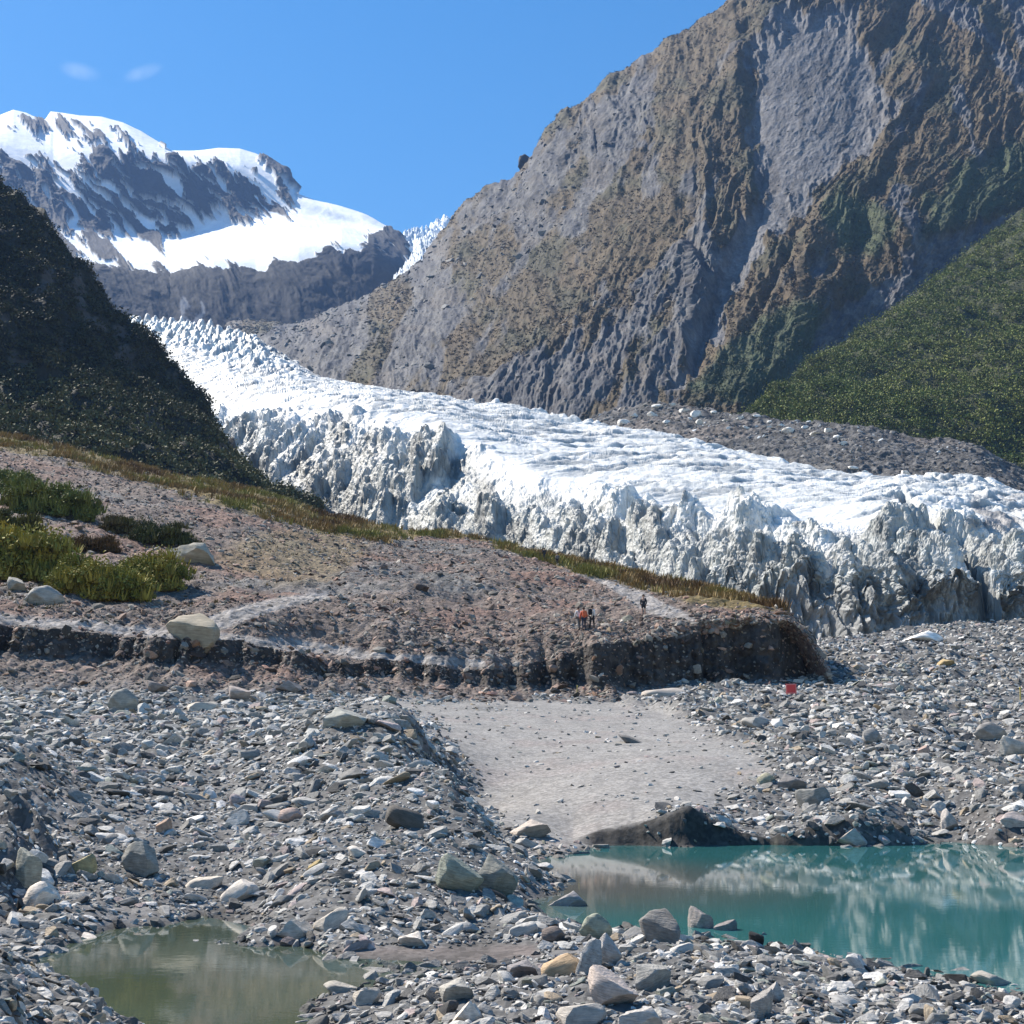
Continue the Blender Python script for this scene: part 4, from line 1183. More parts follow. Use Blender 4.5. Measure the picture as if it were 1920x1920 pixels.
LG, MG, DG, TN, WH, GG, PK = [p[1] for p in PALETTE]
HEROES = [
    ('boulder', 357, 1200, 106, 52, (.36, .33, .27), 'large tan grey boulder beside the pale path on the terrace edge', 1, .05),
    ('boulder', 357, 1056, 92, 42, (.40, .39, .34), 'flat-topped pale boulder right of the green bushes on the slope', 3, .15),
    ('boulder', 78, 1136, 66, 38, (.36, .36, .35), 'rounded grey boulder in front of the yellow green bushes', 4, 0),
    ('boulder', 27, 1108, 38, 27, (.33, .33, .31), 'small grey boulder half behind the bushes at the left edge', 6, 0),
    ('boulder', 860, 1672, 88, 60, (.28, .31, .27), 'pale greenish split boulder by the left tip of the turquoise pond', 5, .25),
    ('boulder', 925, 1680, 90, 72, (.25, .26, .245), 'big grey boulder with shaded right side at the tip of the turquoise pond', 2, .1),
    ('rock', 72, 1704, 58, 44, WH, 'whitish square block above the left end of the green pool', 8, -.2),
    ('rock', 152, 1640, 42, 34, (.36, .33, .2), 'tan yellowish block on the rubble mound near the left edge', 9, 0),
    ('rock', 262, 1640, 74, 56, (.27, .28, .27), 'rugged dark grey rock with a shaded hollow on the rubble mound', 0, 0),
    ('rock', 45, 1660, 50, 60, (.33, .34, .3), 'tall mossy grey rock near the left edge above the square white block', 7, .1),
    ('rock', 545, 1762, 66, 34, LG, 'rounded banded grey stone at the far edge of the green pool', 11, -.12),
    ('rock', 445, 1688, 66, 30, WH, 'long whitish stone tilted up to the right above the green pool', 10, -.55),
    ('rock', 380, 1668, 70, 26, LG, 'long light grey slab tilted up to the right beside the whitish tilted stone', 12, -.5),
    ('rock', 620, 1742, 70, 28, LG, 'long pale grey slab leaning right on the rubble above the green pool', 13, -.4),
    ('rock', 772, 1776, 54, 24, WH, 'flat white block beside the wet brown channel', 14, -.05),
    ('rock', 166, 1776, 44, 20, WH, 'white stone sitting alone in the far left of the green pool', 15, .1),
    ('rock', 672, 1606, 46, 17, WH, 'small bright white flat stone on the middle of the rubble mound', 12, .08),
    ('rock', 590, 1640, 30, 26, (.40, .32, .16), 'small yellow ochre stone on the lower rubble mound', 9, 0),
    ('rock', 760, 1552, 80, 34, DG, 'long dark grey slab sloping down right on the mound side', 10, .4),
    ('rock', 545, 1540, 46, 24, PK, 'pinkish grey block in the middle of the rubble mound', 8, 0),
    ('rock', 305, 1562, 30, 26, (.38, .28, .22), 'small reddish tan rock left of the middle of the mound', 9, 0),
    ('rock', 228, 1334, 56, 42, (.30, .31, .30), 'grey boulder with dark side at the back of the rubble mound', 4, 0),
    ('rock', 292, 1298, 42, 22, (.24, .22, .22), 'dark brownish stone on the flat track below the scarp', 6, 0),
    ('rock', 537, 1296, 50, 20, (.25, .24, .24), 'low dark stone on the flat track at the foot of the scarp', 11, 0),
    ('rock', 448, 1312, 46, 26, (.40, .36, .35), 'pale pinkish stone at the top edge of the rubble mound', 5, 0),
    ('rock', 640, 1366, 90, 40, (.34, .36, .35), 'pale bluish grey boulder group top at the right of the mound crest', 2, 0),
    ('rock', 375, 1336, 64, 20, LG, 'long light grey slab near the back of the rubble mound', 13, 0),
    ('rock', 995, 1570, 74, 28, (.44, .41, .39), 'pale long slab on the sand at the left tip of the turquoise pond', 14, -.25),
    ('rock', 1190, 1393, 66, 10, (.18, .18, .18), 'thin dark slab lying alone on the upper sand flat', 12, .25),
    ('rock', 1250, 1306, 90, 16, (.42, .40, .38), 'long low pale slab at the foot of the scarp left of the red sign', 10, -.05),
    ('rock', 1062, 1722, 78, 44, (.30, .30, .32), 'smooth bluish grey slab at the near left shore of the turquoise pond', 3, -.15),
    ('rock', 1118, 1762, 60, 44, (.32, .35, .29), 'greenish grey rounded rock on the near shore of the turquoise pond', 4, 0),
    ('rock', 1040, 1766, 48, 26, (.21, .18, .17), 'dark brown stone behind the wet brown channel', 8, 0),
    ('rock', 1240, 1768, 78, 58, (.22, .22, .22), 'dark grey pointed rock standing against the turquoise water', 1, .15),
    ('rock', 1315, 1758, 48, 50, (.30, .28, .28), 'upright blocky rock with pale streaks against the turquoise water', 7, .1),
    ('rock', 1362, 1762, 42, 36, (.24, .23, .24), 'small dark block leaning on the upright streaked rock', 9, .2),
    ('rock', 1108, 1826, 44, 60, (.40, .41, .42), 'upright pointed grey rock on the spit behind the orange tan slab', 0, .35),
    ('rock', 1140, 1812, 48, 52, (.42, .42, .43), 'pale banded rock leaning on the upright pointed rock of the spit', 5, .4),
    ('rock', 1055, 1832, 76, 34, (.47, .36, .24), 'orange tan slab on the spit between the pools', 10, -.35),
    ('rock', 980, 1832, 56, 26, (.25, .25, .27), 'flat-topped dark grey block at the near side of the wet channel', 14, 0),
    ('rock', 1222, 1860, 80, 50, (.33, .34, .34), 'grey striped slab tilted left on the middle of the spit', 2, -.4),
    ('rock', 1150, 1888, 96, 58, (.50, .45, .43), 'large pinkish white angular rock near the bottom of the spit', 6, .2),
    ('rock', 856, 1878, 62, 36, (.42, .42, .40), 'square light grey block at the lower left of the spit', 14, 0),
    ('rock', 875, 1918, 54, 36, WH, 'round white stone at the bottom edge of the left end of the spit', 11, 0),
    ('rock', 685, 1884, 52, 26, LG, 'flat grey stone at the near tip of the spit in the green pool', 13, -.1),
    ('rock', 636, 1862, 62, 18, (.40, .39, .36), 'long flat pale stone at the pool tip of the spit', 12, -.1),
    ('rock', 1430, 1912, 44, 52, (.34, .34, .34), 'upright striped grey block near the bottom right of the spit', 9, .2),
    ('rock', 1452, 1880, 46, 34, (.42, .42, .43), 'rounded light grey stone above the upright striped block', 11, 0),
    ('rock', 1200, 1938, 80, 44, (.46, .46, .46), 'pale grey ridge-shaped rock at the bottom edge of the photo', 3, .1),
    ('rock', 1090, 1930, 90, 40, (.45, .44, .42), 'pale cream slab at the bottom edge left of the ridge-shaped rock', 13, 0),
    ('rock', 1870, 1852, 66, 24, (.37, .37, .35), 'long greenish grey stone at the near right shore of the turquoise pond', 12, 0),
    ('rock', 1600, 1585, 56, 30, (.46, .43, .41), 'pale rounded boulder at the far waterline with its mirror image below', 11, .1),
    ('rock', 1530, 1512, 60, 36, (.24, .25, .25), 'dark grey angular block on top of the far bank', 7, -.3),
    ('rock', 1440, 1470, 38, 20, (.36, .36, .28), 'small olive grey rock at the right edge of the sand flat', 8, -.3),
    ('rock', 1485, 1482, 60, 30, (.21, .21, .22), 'dark low boulder between the sand flat and the angular bank block', 2, 0),
    ('rock', 1782, 1558, 34, 34, (.43, .42, .42), 'pale upright oval stone on the far bank of the turquoise pond', 6, .5),
    ('rock', 1862, 1386, 56, 30, (.28, .28, .28), 'grey boulder on the right-hand slope near the frame edge', 4, 0),
    ('rock', 1640, 1394, 40, 28, (.26, .27, .28), 'dark bluish rock in the middle of the right-hand slope', 8, 0),
    ('rock', 1905, 1418, 50, 36, (.42, .43, .43), 'light grey boulder cut by the right edge of the photo on the stony slope', 5, 0),
    ('rock', 1735, 1416, 26, 18, (.42, .33, .3), 'small pink rock on the right-hand slope', 9, 0),
    ('rock', 1420, 1362, 56, 18, (.40, .40, .39), 'pale flat slab at the top right edge of the sand flat', 13, .08),
    ('rock', 1905, 1555, 46, 30, (.44, .40, .40), 'pale pinkish boulder on the far bank at the right edge', 1, 0),
    ('rock', 1775, 1252, 36, 16, (.40, .32, .18), 'ochre yellow slab on the gravel below the glacier snout', 14, -.3),
    ('rock', 790, 1108, 30, 16, (.10, .08, .075), 'dark rock sitting in the hollow on the scree terrace', 6, 0),
]
for k, (nm, u, v, w, h, c, lab, mesh, lean) in enumerate(HEROES):
    put_stone(nm, u, v, w, h, c, lab, 'boulder' if nm == 'boulder' else 'rock', mesh, lean)

tag(put_stone('snow_patch', 1738, 1204, 90, 22, (.85, .87, .88), 'patch of clean white ice lying in front of the glacier snout', 'ice', 11, 0, 1.2), None, 'ice')
kp = place(988, 330, 1545.0)
ko_me = HERO_MESH[4].copy()
ko = bpy.data.objects.new('rocky_outcrop', ko_me); COL.objects.link(ko)
ks = 1545.0 / F
ko.scale = (19 * ks, 17 * ks, 27 * ks); ko.location = (kp[0], kp[1], place(988, 313, 1545.0)[2]); ko.rotation_euler = (0, -.25, 0)
ko.color = (.035, .033, .035, 1)
tag(ko, 'dark rounded rock knob jutting from the skyline ridge against the blue sky', 'rock')

# loose stones: positions over the ground and the terrace
rng = np.random.default_rng(55)


def scatter(P, wgt, n, ilo, ihi, seed, rmin_px, cap, alpha):
    r_ = np.random.default_rng(seed)
    p, a, b = sample_grid(P, wgt, n, r_, ilo, ihi)
    u, v, d = project(p)
    vis = (u > -900) & (u < 2750) & (v < 2600) & (p[:, 1] > 3)
    p, a, b, d, u, v = p[vis], a[vis], b[vis], d[vis], u[vis], v[vis]
    rmin = np.maximum(.028, rmin_px * d / F)
    r = rmin * (1 - r_.random(len(p))) ** (-1 / alpha)
    cap = cap * np.interp(p[:, 1], [10, 11.8, 13.5, 18, 30, 60], [.2, .24, .40, .48, .75, 1.0]) if len(P) == GN else cap
    r = np.minimum(r, cap * (0.7 + .3 * r_.random(len(p))))
    r = np.maximum(r, rmin)
    return p, a, b, r, u, v, d


g_n = normals(GP)
p1, a, b, r1_, u1, v1, d1 = scatter(GP, np.clip(g_rock, .0, 1), 390000, 40, GN - 2, 56, 2.8, .37, 2.15)
n1 = g_n[a, b]
# very small stones on the bare sand stay small
onsand = sand[a, b] > .5
r1_[onsand] = np.minimum(r1_[onsand], .12)
hid = (u1 < 1500) & (p1[:, 1] > 100)
k_ = ~hid
p1, r1_, u1, v1, d1, n1 = p1[k_], r1_[k_], u1[k_], v1[k_], d1[k_], n1[k_]
t_w = (1 - .96 * np.clip(path, 0, 1)) * (1 - .9 * grass_m) * np.where(TS < .5, .8, np.where(TS < 1, .22, 1))
t_n = normals(TP)
p2, a2, b2, r2_, u2, v2, d2 = scatter(TP, t_w, 56000, 4, 518, 57, 1.5, .45, 2.4)
n2 = t_n[a2, b2]


def rock_arrays(p, r, n, seed, tcols=None):
    rg = np.random.default_rng(seed)
    m = len(p)
    s = np.stack([r * rg.uniform(.9, 1.5, m), r * rg.uniform(.6, 1.0, m), r * rg.uniform(.28, .68, m)], -1)
    rot = rand_rot(m, n, rg)
    ci = rg.choice(len(PALETTE), m, p=PW)
    c = PCOL[ci] * rg.uniform(.75, 1.2, (m, 1))
    pos = p + n * (s[:, 2:3] * .28)
    return pos, rot, s, c, ci


pos1, rot1, s1_, c1, ci1 = rock_arrays(p1, r1_, n1, 58)
pos2, rot2, s2_, c2, ci2 = rock_arrays(p2, r2_, n2, 59)
c2 = c2 * .62 * np.where(np.random.default_rng(60).random((len(c2), 1)) < .45, np.array([1.22, .86, .72]), np.array([1.04, .97, .9]))
wetc = (pos1[:, 2] < .04)
c1[wetc] *= .55

# the largest of them become things of their own
px1 = s1_[:, 0] * F / d1
infr = (u1 > -10) & (u1 < 1930) & (v1 < 1940) & (pos1[:, 2] > .0)
# keep clear of the named stones
hp = np.array([[h[1], h[2] - h[4] * .5, h[3] * .5] for h in HEROES])
clear = np.ones(len(u1), bool)
for hu, hv, hr in hp:
    clear &= ~((np.abs(u1 - hu) < hr * 1.0) & (np.abs(v1 - hv) < hr * .8) & (px1 > 9))
order = np.argsort(-px1 * infr * clear)
big = order[:300 - N_ROCK - 8]
isbig = np.zeros(len(u1), bool); isbig[big] = True


def region(u, v, Yv):
    if Yv < 24 and u > 700 and v > 1715:
        side = 'left half' if u < 1150 else ('middle' if u < 1500 else 'right end')
        return f'on the {side} of the stony spit', 'stones on the spit between the pools'
    if u < 200 and v > 1780:
        return 'on the dark near bank at the bottom left corner', 'stones on the near left bank'
    if u < 1000:
        if v > 1650: return 'at the lower edge of the rubble mound by the green pool', 'stones on the rubble mound'
        if v > 1480: return ('on the left' if u < 400 else 'on the right') + ' half of the middle rubble mound', 'stones on the rubble mound'
        return ('on the upper left' if u < 450 else 'on the upper right') + ' of the rubble mound', 'stones on the rubble mound'
    if v > 1480: return 'on the far bank just above the turquoise water', 'stones on the far bank and slope'
    if v > 1380: return 'on the lower right-hand slope beyond the far bank', 'stones on the far bank and slope'
    return 'on the upper right-hand slope towards the glacier', 'stones on the far bank and slope'


for k in big:
    me = HERO_MESH[8 + int(k) % 8]
    o = bpy.data.objects.new('stone', me); COL.objects.link(o)
    R = Matrix([list(row) for row in rot1[k]]).to_4x4()
    o.matrix_world = Matrix.Translation(pos1[k]) @ R @ Matrix.Diagonal((*s1_[k].tolist(), 1))
    o.color = (*c1[k].tolist(), 1)
    where, grp = region(u1[k], v1[k], pos1[k][1])
    flatw = 'flat' if s1_[k][2] < .42 * s1_[k][0] else ('long' if s1_[k][1] < .62 * s1_[k][0] else 'chunky')
    tag(o, f'{flatw} {PALETTE[ci1[k]][0]} stone {where}', 'stone', f'{flatw} {PALETTE[ci1[k]][0]} stones {where}')

keep = ~isbig & clear
sub_px = px1
for nm, lab, m, sub, sd, sm in (('gravel', 'larger loose stones heaped on the banks, the mound and the spit', keep & (sub_px > 13), 3, 580, False),
                                ('gravel', 'loose grey stones and cobbles covering banks, mound and spit', keep & (sub_px > 7.5) & (sub_px <= 13), 2, 600, False),
                                ('gravel', 'fine grey gravel and pebbles between the larger stones', keep & (sub_px <= 7.5), 1, 620, False)):
    tag(link(nm, merge_rocks(nm, pos1[m], rot1[m], s1_[m], c1[m], sub, sd, sm), M_ROCK), lab, 'gravel', kind='stuff')
tag(link('gravel', merge_rocks('scree', pos2, rot2, s2_, c2, 1, 640, False), M_ROCK), 'small reddish and grey scree stones strewn over the terrace', 'gravel', kind='stuff')

# rubble on the moraine and the foot of the mountain
pm, am, bm_, rm, um, vm, dm = scatter(MP, np.ones(MP.shape[:2]) * .6, 9000, 10, 240, 61, 1.6, 1.3, 2.8)
nm_ = normals(MP)[am, bm_]
posm, rotm, sm_, cm, _ = rock_arrays(pm, rm, nm_, 62)
cm = cm * .5
cm[np.random.default_rng(66).random(len(cm)) < .07 * sstep(-fbm(pm[:, 0] * .02, pm[:, 1] * .02, 2, 67), -.3, .3) * (vm < np.interp(um, [1150, 1920], [800, 880])) * 2] = (.75, .77, .77)
pr, ar, br, rr_, ur, vr, dr = scatter(RP, np.clip(m_left + m_ribs * .4 + m_slide * .2, 0, 1) * .5, 9000, 40, 800, 63, 1.6, 5, 2.2)
posr, rotr, sr, cr, _ = rock_arrays(pr, rr_, normals(RP)[ar, br], 64)
cr = cr * .42
tag(link('rubble', merge_rocks('rubble', np.concatenate([posm, posr]), np.concatenate([rotm, rotr]), np.concatenate([sm_, sr]), np.concatenate([cm, cr]), 1, 660, False), M_ROCK),
    'boulder rubble on the moraine and the lower mountainside', 'rubble', kind='stuff')

# ice blocks stranded on the moraine
ICEB = [(1235, 760, 26, 9), (1262, 757, 18, 6), (1170, 790, 24, 12), (1190, 778, 18, 9), (1225, 775, 20, 9), (1305, 775, 22, 14), (1312, 790, 14, 14), (1285, 768, 20, 7), (1340, 772, 16, 7), (1390, 782, 18, 7),
        (1420, 779, 16, 6), (1465, 797, 20, 7), (1485, 805, 30, 11), (1510, 800, 14, 6), (1530, 812, 20, 7), (1555, 805, 16, 8), (1572, 818, 16, 8), (1582, 830, 18, 9), (1600, 876, 20, 7), (1622, 884, 22, 6),
        (1400, 800, 14, 6), (1250, 790, 15, 7), (1360, 788, 12, 6), (1700, 885, 16, 10), (1445, 790, 12, 6)]
for k, (u, v, w, h) in enumerate(ICEB):
    side = 'on the left hump of the moraine' if u < 1350 else ('halfway along the moraine' if u < 1560 else 'at the right of the moraine near the glacier edge')
    put_stone('ice_block', u, v + h * .5, w, h, (.80, .82, .82), f'small white ice block stranded {side}', 'ice block', 8 + k % 8, 0, .9, f'white ice blocks {side}')

# pale boulders on the left part of the mountain
# ------------------------------------------------------------------ shrubs
M_STEM = plain_mat('stem_bark', (.10, .075, .05), .9)


def shrub(u, v, w, h, label, cols, seed, group=None, n=40):
    hit = cast(u, v)
    p = hit[0]; d = (p - Vector((0, 0, CAMH))).length
    W, H_ = w * d / F / 2, h * d / F * 1.4
    rg = np.random.default_rng(seed)
    root = empty('shrub', p)
    c = rg.uniform(-1, 1, (n * 5, 2)); c = c[((c ** 2).sum(1) < 1) & (fbm(c[:, 0] * 2.2 + seed, c[:, 1] * 2.2, 3, seed) > -.22)][:int(n * 1.5)]
    rel = 1 - (c ** 2).sum(1)
    rr = (.13 + .13 * rg.random(len(c))) * H_
    rr = rr * rg.uniform(.55, 1.35, len(c))
    pts = np.stack([c[:, 0] * W * 1.12, c[:, 1] * W * .6 + W * .3, H_ * rg.uniform(.0, .5, len(c)) * rg.uniform(.3, 1, len(c))], -1)
    # follow the slope under the bush
    for q in pts:
        hh = BV[1].ray_cast(Vector((p.x + q[0], p.y + q[1], p.z + 60)), Vector((0, 0, -1)))
        if hh[0] is not None:
            q[2] += hh[0].z - p.z
    tn_ = rg.random((len(pts), 1))
    cc_ = lerp(np.array(cols[0]), np.array(cols[1]), tn_)
    me = leaf_cloud('foliage', pts, rr, 320, H_ * .022, cc_, 1.0, seed + 1)
    link('foliage', me, M_LEAF, root)
    k9 = rg.integers(0, len(pts), 420)
    sp_ = pts[k9] + rg.normal(size=(420, 3)) * np.array([.5, .4, .12]) * (rr[k9, None] + .2)
    link('shoots', grass_mesh('shoots', sp_, 0, seed + 3, H_ * .07, H_ * .24, cc_[k9] * 1.1, 14, .35), M_LEAF, root)
    bm = bmesh.new()
    for q in pts[:8]:
        a0 = Vector((q[0] * .7, q[1] * .7, q[2] - H_ * .6)); a1 = Vector(q)
        dd = a1 - a0
        m = Matrix.Translation((a0 + a1) / 2) @ dd.to_track_quat('Z', 'Y').to_matrix().to_4x4()
        bmesh.ops.create_cone(bm, segments=6, radius1=.06, radius2=.025, depth=dd.length, matrix=m)
    me = bpy.data.meshes.new('stem'); bm.to_mesh(me); bm.free()
    link('stem', me, M_STEM, root)
    return tag(root, label, 'shrub', group)


YG = ((.30, .25, .055), (.15, .17, .04))
DGN = ((.11, .13, .035), (.18, .19, .05))
shrub(85, 965, 140, 72, 'dark green bush on the left slope, highest of the bushes', DGN, 701)
shrub(15, 925, 80, 55, 'small dark bush at the left edge just below the grass strip', DGN, 702)
shrub(40, 1085, 150, 105, 'large yellow green bush at the left edge beside the small grey boulder', YG, 703, None, 60)
shrub(180, 1122, 150, 85, 'yellow green bush with a dark hollow at its foot, left of centre of the thicket', YG, 704, None, 60)
shrub(275, 1105, 105, 75, 'bright green bush left of the tan boulder by the path', YG, 705, None, 50)
shrub(300, 1020, 105, 48, 'olive bush behind the flat-topped pale boulder', ((.09, .085, .035), (.07, .085, .03)), 706)
shrub(215, 1000, 55, 42, 'thin brownish bush between the dark bush and the olive bush', ((.12, .09, .045), (.09, .09, .035)), 707, None, 22)
shrub(170, 1035, 75, 35, 'rust brown low bush above the yellow green thicket', ((.13, .075, .03), (.08, .055, .025)), 708, None, 26)
shrub(15, 1000, 80, 50, 'olive yellow bush at the left edge above the large yellow green bush', ((.12, .11, .03), (.09, .09, .03)), 709, None, 30)

# ------------------------------------------------------------------ marker sign and stakes
def boxm(bm, c, s, rot=None):
    m = Matrix.Translation(c) @ (rot or Matrix()) @ Matrix.Diagonal((*s, 1))
    bmesh.ops.create_cube(bm, size=1, matrix=m)


def bm_link(name, bm, mat, parent=None, bevel=0):
    if bevel:
        bmesh.ops.bevel(bm, geom=bm.edges[:], offset=bevel, segments=2, affect='EDGES')
    me = bpy.data.meshes.new(name); bm.to_mesh(me); bm.free()
    return link(name, me, mat, parent)


h = cast(1484, 1306)
sg = tag(empty('warning_sign', h[0]), 'small red square warning board on posts at the foot of the scarp', 'sign')
bm = bmesh.new(); boxm(bm, (0, 0, .52), (.72, .03, .66)); bm_link('board', bm, plain_mat('red_paint', (.62, .045, .05), .5, 4, .15), sg, .008)
bm = bmesh.new()
for zz in (.80, .24):
    boxm(bm, (0, -.02, zz), (.66, .006, .03))
for xx in (-.31, .31):
    boxm(bm, (xx, -.02, .52), (.03, .006, .53))
bm_link('border', bm, plain_mat('faded_red_border', (.75, .30, .27), .5, 5, .1), sg)
for xx in (-.28, .28):
    bm = bmesh.new(); boxm(bm, (xx, .04, .40), (.06, .05, .95)); bm_link('post', bm, plain_mat('post_wood', (.18, .12, .08), .8), sg, .006)
for (u, v, hh_, lab, colr) in ((1914, 1318, .95, 'thin yellow marker stake at the right edge of the stony slope', (.45, .36, .08)),
                               (1082, 1302, .6, 'short yellowish marker stake at the foot of the scarp above the sand flat', (.36, .30, .10)),
                               (1412, 1312, .55, 'short weathered wooden stake left of the red board', (.28, .25, .2))):
    h = cast(u, v)
    st = tag(empty('marker_stake', h[0], .3), lab, 'stake')
    bm = bmesh.new(); boxm(bm, (0, 0, hh_ / 2 - .1), (.07, .05, hh_ + .2), Matrix.Rotation(.06, 4, 'Y')); bm_link('stake', bm, plain_mat('stake_paint', colr, .7), st, .008)
    bm = bmesh.new(); boxm(bm, (0.03, 0, hh_ + .0), (.085, .065, .10)); bm_link('cap', bm, plain_mat('stake_cap', tuple(min(1, x * 1.5) for x in colr), .6), st, .008)

# ------------------------------------------------------------------ people
def skin(name, pts, edges, rad, mat, parent, loc=None):
    me = bpy.data.meshes.new(name)
    me.from_pydata([tuple(p) for p in pts], edges, [])
    o = bpy.data.objects.new(name + '_tmp', me); COL.objects.link(o)
    md = o.modifiers.new('s', 'SKIN')
    for i, r in enumerate(rad):
        me.skin_vertices[0].data[i].radius = (r, r)
    me.skin_vertices[0].data[0].use_root = True
    sb = o.modifiers.new('d', 'SUBSURF'); sb.levels = 1
    dg_ = bpy.context.evaluated_depsgraph_get()
    dg_.update()
    res = bpy.data.meshes.new_from_object(o.evaluated_get(dg_))
    res.name = name
    bpy.data.objects.remove(o, do_unlink=True)
    for p in res.polygons:
        p.use_smooth = True
    res.materials.clear()
    return link(name, res, mat, parent)


M_SKIN = plain_mat('skin', (.50, .30, .21), .6, 20, .08)
M_HAIR = plain_mat('hair', (.06, .04, .03), .7)
M_BOOT = plain_mat('boot_leather', (.05, .04, .035), .6)


def person(u, v, label, jacket, trousers, facing, stride=.12, bend=0.0, shorts=False, hat=None):
    hit = cast(u, v)
    b = {}
    def P(x, y, z): return np.array([x, y, z], float)
    b['pel'] = P(0, 0, .93); b['wai'] = P(0, .01 + bend * .1, 1.08); b['che'] = P(0, bend * .25, 1.32); b['nek'] = P(0, bend * .35, 1.49); b['hed'] = P(0, bend * .42 + .02, 1.66); b['top'] = P(0, bend * .42 + .01, 1.72)
    for s, n in ((-1, 'l'), (1, 'r')):
        st = stride * s
        b['hip' + n] = P(.10 * s, 0, .88); b['kne' + n] = P(.11 * s, st * .6 + .03, .49); b['ank' + n] = P(.12 * s, st, .08); b['toe' + n] = P(.13 * s, st + .17, .04)
        b['sho' + n] = P(.19 * s, bend * .3, 1.42); b['elb' + n] = P(.25 * s, bend * .3 - st * .5 - .02, 1.14); b['wri' + n] = P(.24 * s, bend * .35 - st * .6 + .12, .92)
        b['pal' + n] = P(.24 * s, bend * .35 - st * .6 + .15, .85)
        for f in range(4):
            b[f'f{f}' + n] = P(.24 * s + .0 * f, bend * .35 - st * .6 + .12 + .022 * f, .80 - .004 * f); b[f't{f}' + n] = P(.235 * s, bend * .35 - st * .6 + .13 + .022 * f, .765 - .006 * (f % 3))
        b['th' + n] = P(.21 * s, bend * .35 - st * .6 + .19, .83)
    names = list(b); ix = {k: i for i, k in enumerate(names)}
    E = [('pel', 'wai'), ('wai', 'che'), ('che', 'nek'), ('nek', 'hed'), ('hed', 'top')]
    for n in 'lr':
        E += [('pel', 'hip' + n), ('hip' + n, 'kne' + n), ('kne' + n, 'ank' + n), ('ank' + n, 'toe' + n), ('che', 'sho' + n), ('sho' + n, 'elb' + n), ('elb' + n, 'wri' + n), ('wri' + n, 'pal' + n), ('pal' + n, 'th' + n)]
        for f in range(4):
            E += [('pal' + n, f'f{f}' + n), (f'f{f}' + n, f't{f}' + n)]
    R = {'pel': .14, 'wai': .125, 'che': .15, 'nek': .06, 'hed': .10, 'top': .075, 'hip': .095, 'kne': .06, 'ank': .042, 'toe': .035, 'sho': .06, 'elb': .042, 'wri': .03, 'pal': .032, 'th': .012}
    def rad(k):
        for kk in sorted(R, key=len, reverse=True):
            if k.startswith(kk): return R[kk]
        return .010
    root = empty('person', hit[0] + Vector((0, 0, -.03)), facing)
    body = skin('body', [b[k] for k in names], [(ix[a_], ix[c_]) for a_, c_ in E], [rad(k) for k in names], M_SKIN, root)

    def sub(name, keys, edges, grow, mat):
        i2 = {k: i for i, k in enumerate(keys)}
        skin(name, [b[k] for k in keys], [(i2[a_], i2[c_]) for a_, c_ in edges], [rad(k) + grow for k in keys], mat, root)
    sub('jacket', ['wai', 'pel', 'che', 'shol', 'elbl', 'wril', 'shor', 'elbr', 'wrir'], [('wai', 'pel'), ('wai', 'che'), ('che', 'shol'), ('shol', 'elbl'), ('elbl', 'wril'), ('che', 'shor'), ('shor', 'elbr'), ('elbr', 'wrir')], .022, jacket)
    if shorts:
        b['kl'] = b['hipl'] * .25 + b['knel'] * .75; b['kr'] = b['hipr'] * .25 + b['kner'] * .75
        R['kl'] = R['kr'] = .075
        sub('shorts', ['pel', 'hipl', 'kl', 'hipr', 'kr'], [('pel', 'hipl'), ('hipl', 'kl'), ('pel', 'hipr'), ('hipr', 'kr')], .015, trousers)
    else:
        sub('trousers', ['pel', 'hipl', 'knel', 'ankl', 'hipr', 'kner', 'ankr'], [('pel', 'hipl'), ('hipl', 'knel'), ('knel', 'ankl'), ('pel', 'hipr'), ('hipr', 'kner'), ('kner', 'ankr')], .015, trousers)
    for n in 'lr':
        b['h' + n] = b['ank' + n] + np.array([0, -.03, -.03])
        R['h' + n] = .04
        sub('boot', ['ank' + n, 'h' + n, 'toe' + n], [('ank' + n, 'h' + n), ('ank' + n, 'toe' + n)], .012, M_BOOT)
    bm = bmesh.new()
    hc = Vector(b['hed'])
    bmesh.ops.create_uvsphere(bm, u_segments=16, v_segments=10, radius=.122, matrix=Matrix.Translation(hc + Vector((0, -.02, .03))))
    bmesh.ops.delete(bm, geom=[q for q in bm.verts if q.co.z < hc.z - .02 and q.co.y > hc.y - .03], context='VERTS')
    bm_link('hat' if hat else 'hair', bm, hat or M_HAIR, root)
    bm = bmesh.new()
    boxm(bm, hc + Vector((0, .115, -.01)), (.022, .035, .04)); bm_link('nose', bm, M_SKIN, root, .006)
    tag(root, label, 'person')
    return root, hit[0], b


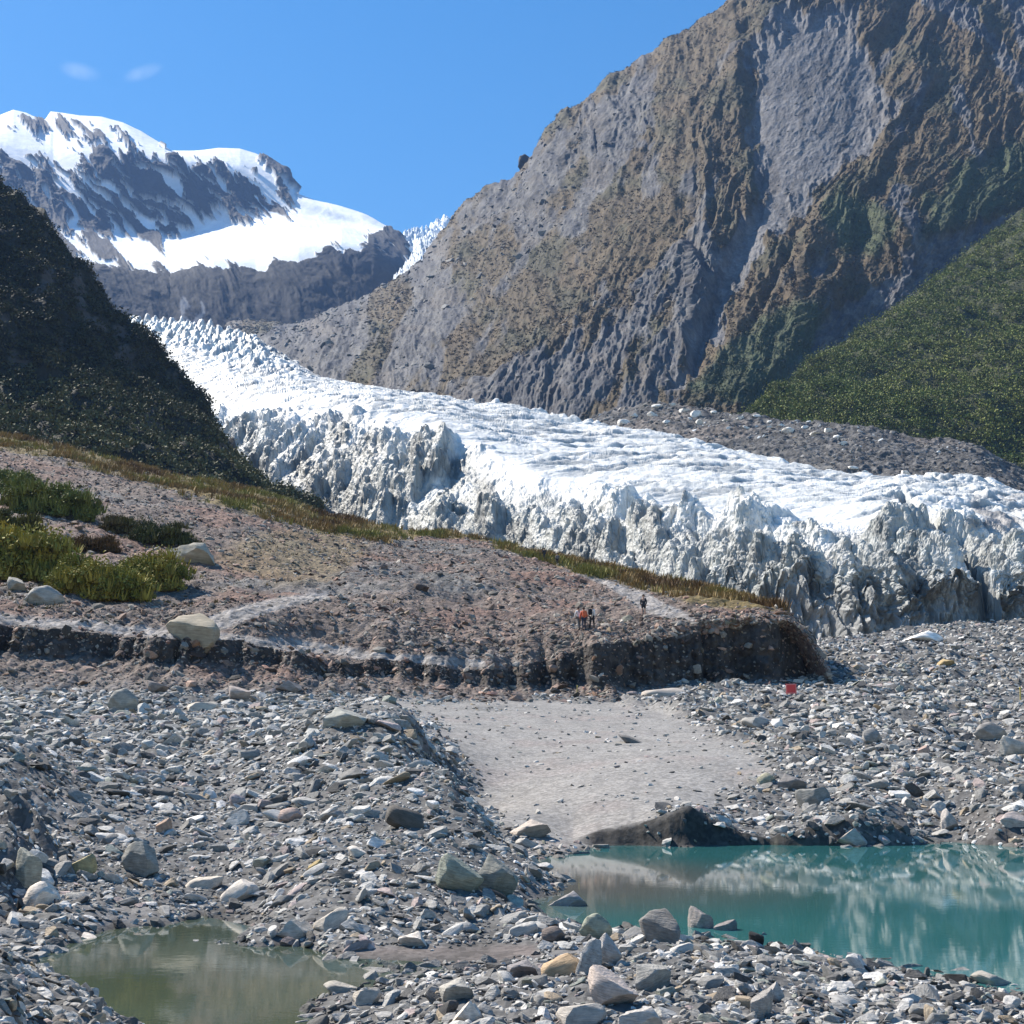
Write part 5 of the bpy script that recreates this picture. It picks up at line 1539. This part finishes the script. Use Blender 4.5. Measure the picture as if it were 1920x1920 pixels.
def backpack(root, mat, label):
    o = empty('backpack', root.location, root.rotation_euler.z)
    bm = bmesh.new(); boxm(bm, (0, -.24, 1.26), (.32, .18, .46)); bm_link('bag', bm, mat, o, .05)
    for s in (-1, 1):
        bm = bmesh.new(); boxm(bm, (.11 * s, -.02, 1.36), (.05, .34, .05)); bm_link('strap', bm, mat, o, .015)
    bm = bmesh.new(); boxm(bm, (0, -.345, 1.18), (.22, .06, .2)); bm_link('pocket', bm, mat, o, .02)
    tag(o, label, 'backpack')


BLK = plain_mat('black_cloth', (.018, .018, .022), .8)
NAVY = plain_mat('navy_cloth', (.03, .035, .06), .8)
WHT = plain_mat('white_cloth', (.72, .68, .66), .8)
ORG = plain_mat('orange_cloth', (.62, .14, .06), .8)
GRY = plain_mat('grey_cloth', (.16, .15, .15), .8)
r_, _, _ = person(1207, 1154, 'person in black jacket and dark shorts standing alone on the pale path', BLK, BLK, 2.9, .10, shorts=True)
r_, _, _ = person(1086, 1180, 'person in white top and grey trousers, leftmost of the small group on the scree', WHT, GRY, .5, .16, .3)
r_, _, _ = person(1095, 1181, 'person in orange jacket and dark trousers in the middle of the group on the scree', ORG, NAVY, .2, .14, .2)
backpack(r_, ORG, 'orange backpack worn by the middle person of the group')
r_, _, _ = person(1110, 1178, 'person in pale shirt and black trousers, rightmost of the small group', WHT, BLK, -.6, .12, .1)
backpack(r_, BLK, 'black backpack worn by the rightmost person of the group')
r_, _, _ = person(1020, 1049, 'distant person in dark clothes by the grass strip, left of the two far ones', BLK, NAVY, .3, .12)
r_, _, _ = person(1045, 1060, 'distant person in dark grey clothes by the grass strip, right of the two far ones', GRY, BLK, .3, .12)

# ------------------------------------------------------------------ air
HAZE = 0.00007
bm = bmesh.new()
boxm(bm, (0, 2900, 1200), (7400, 6400, 2480))
hz = bpy.data.meshes.new('haze'); bm.to_mesh(hz); bm.free()
hm = bpy.data.materials.new('haze_air'); hm.use_nodes = True
hm.node_tree.nodes.clear()
ho = hm.node_tree.nodes.new('ShaderNodeOutputMaterial')
hv_ = hm.node_tree.nodes.new('ShaderNodeVolumePrincipled')
hv_.inputs['Color'].default_value = (.30, .52, 1.0, 1)
hv_.inputs['Density'].default_value = HAZE
hv_.inputs['Anisotropy'].default_value = 0.0
hm.node_tree.links.new(hv_.outputs[0], ho.inputs['Volume'])
hobj = link('haze', hz, hm)
tag(hobj, 'thin blue air that veils the far mountains', 'haze', kind='stuff')
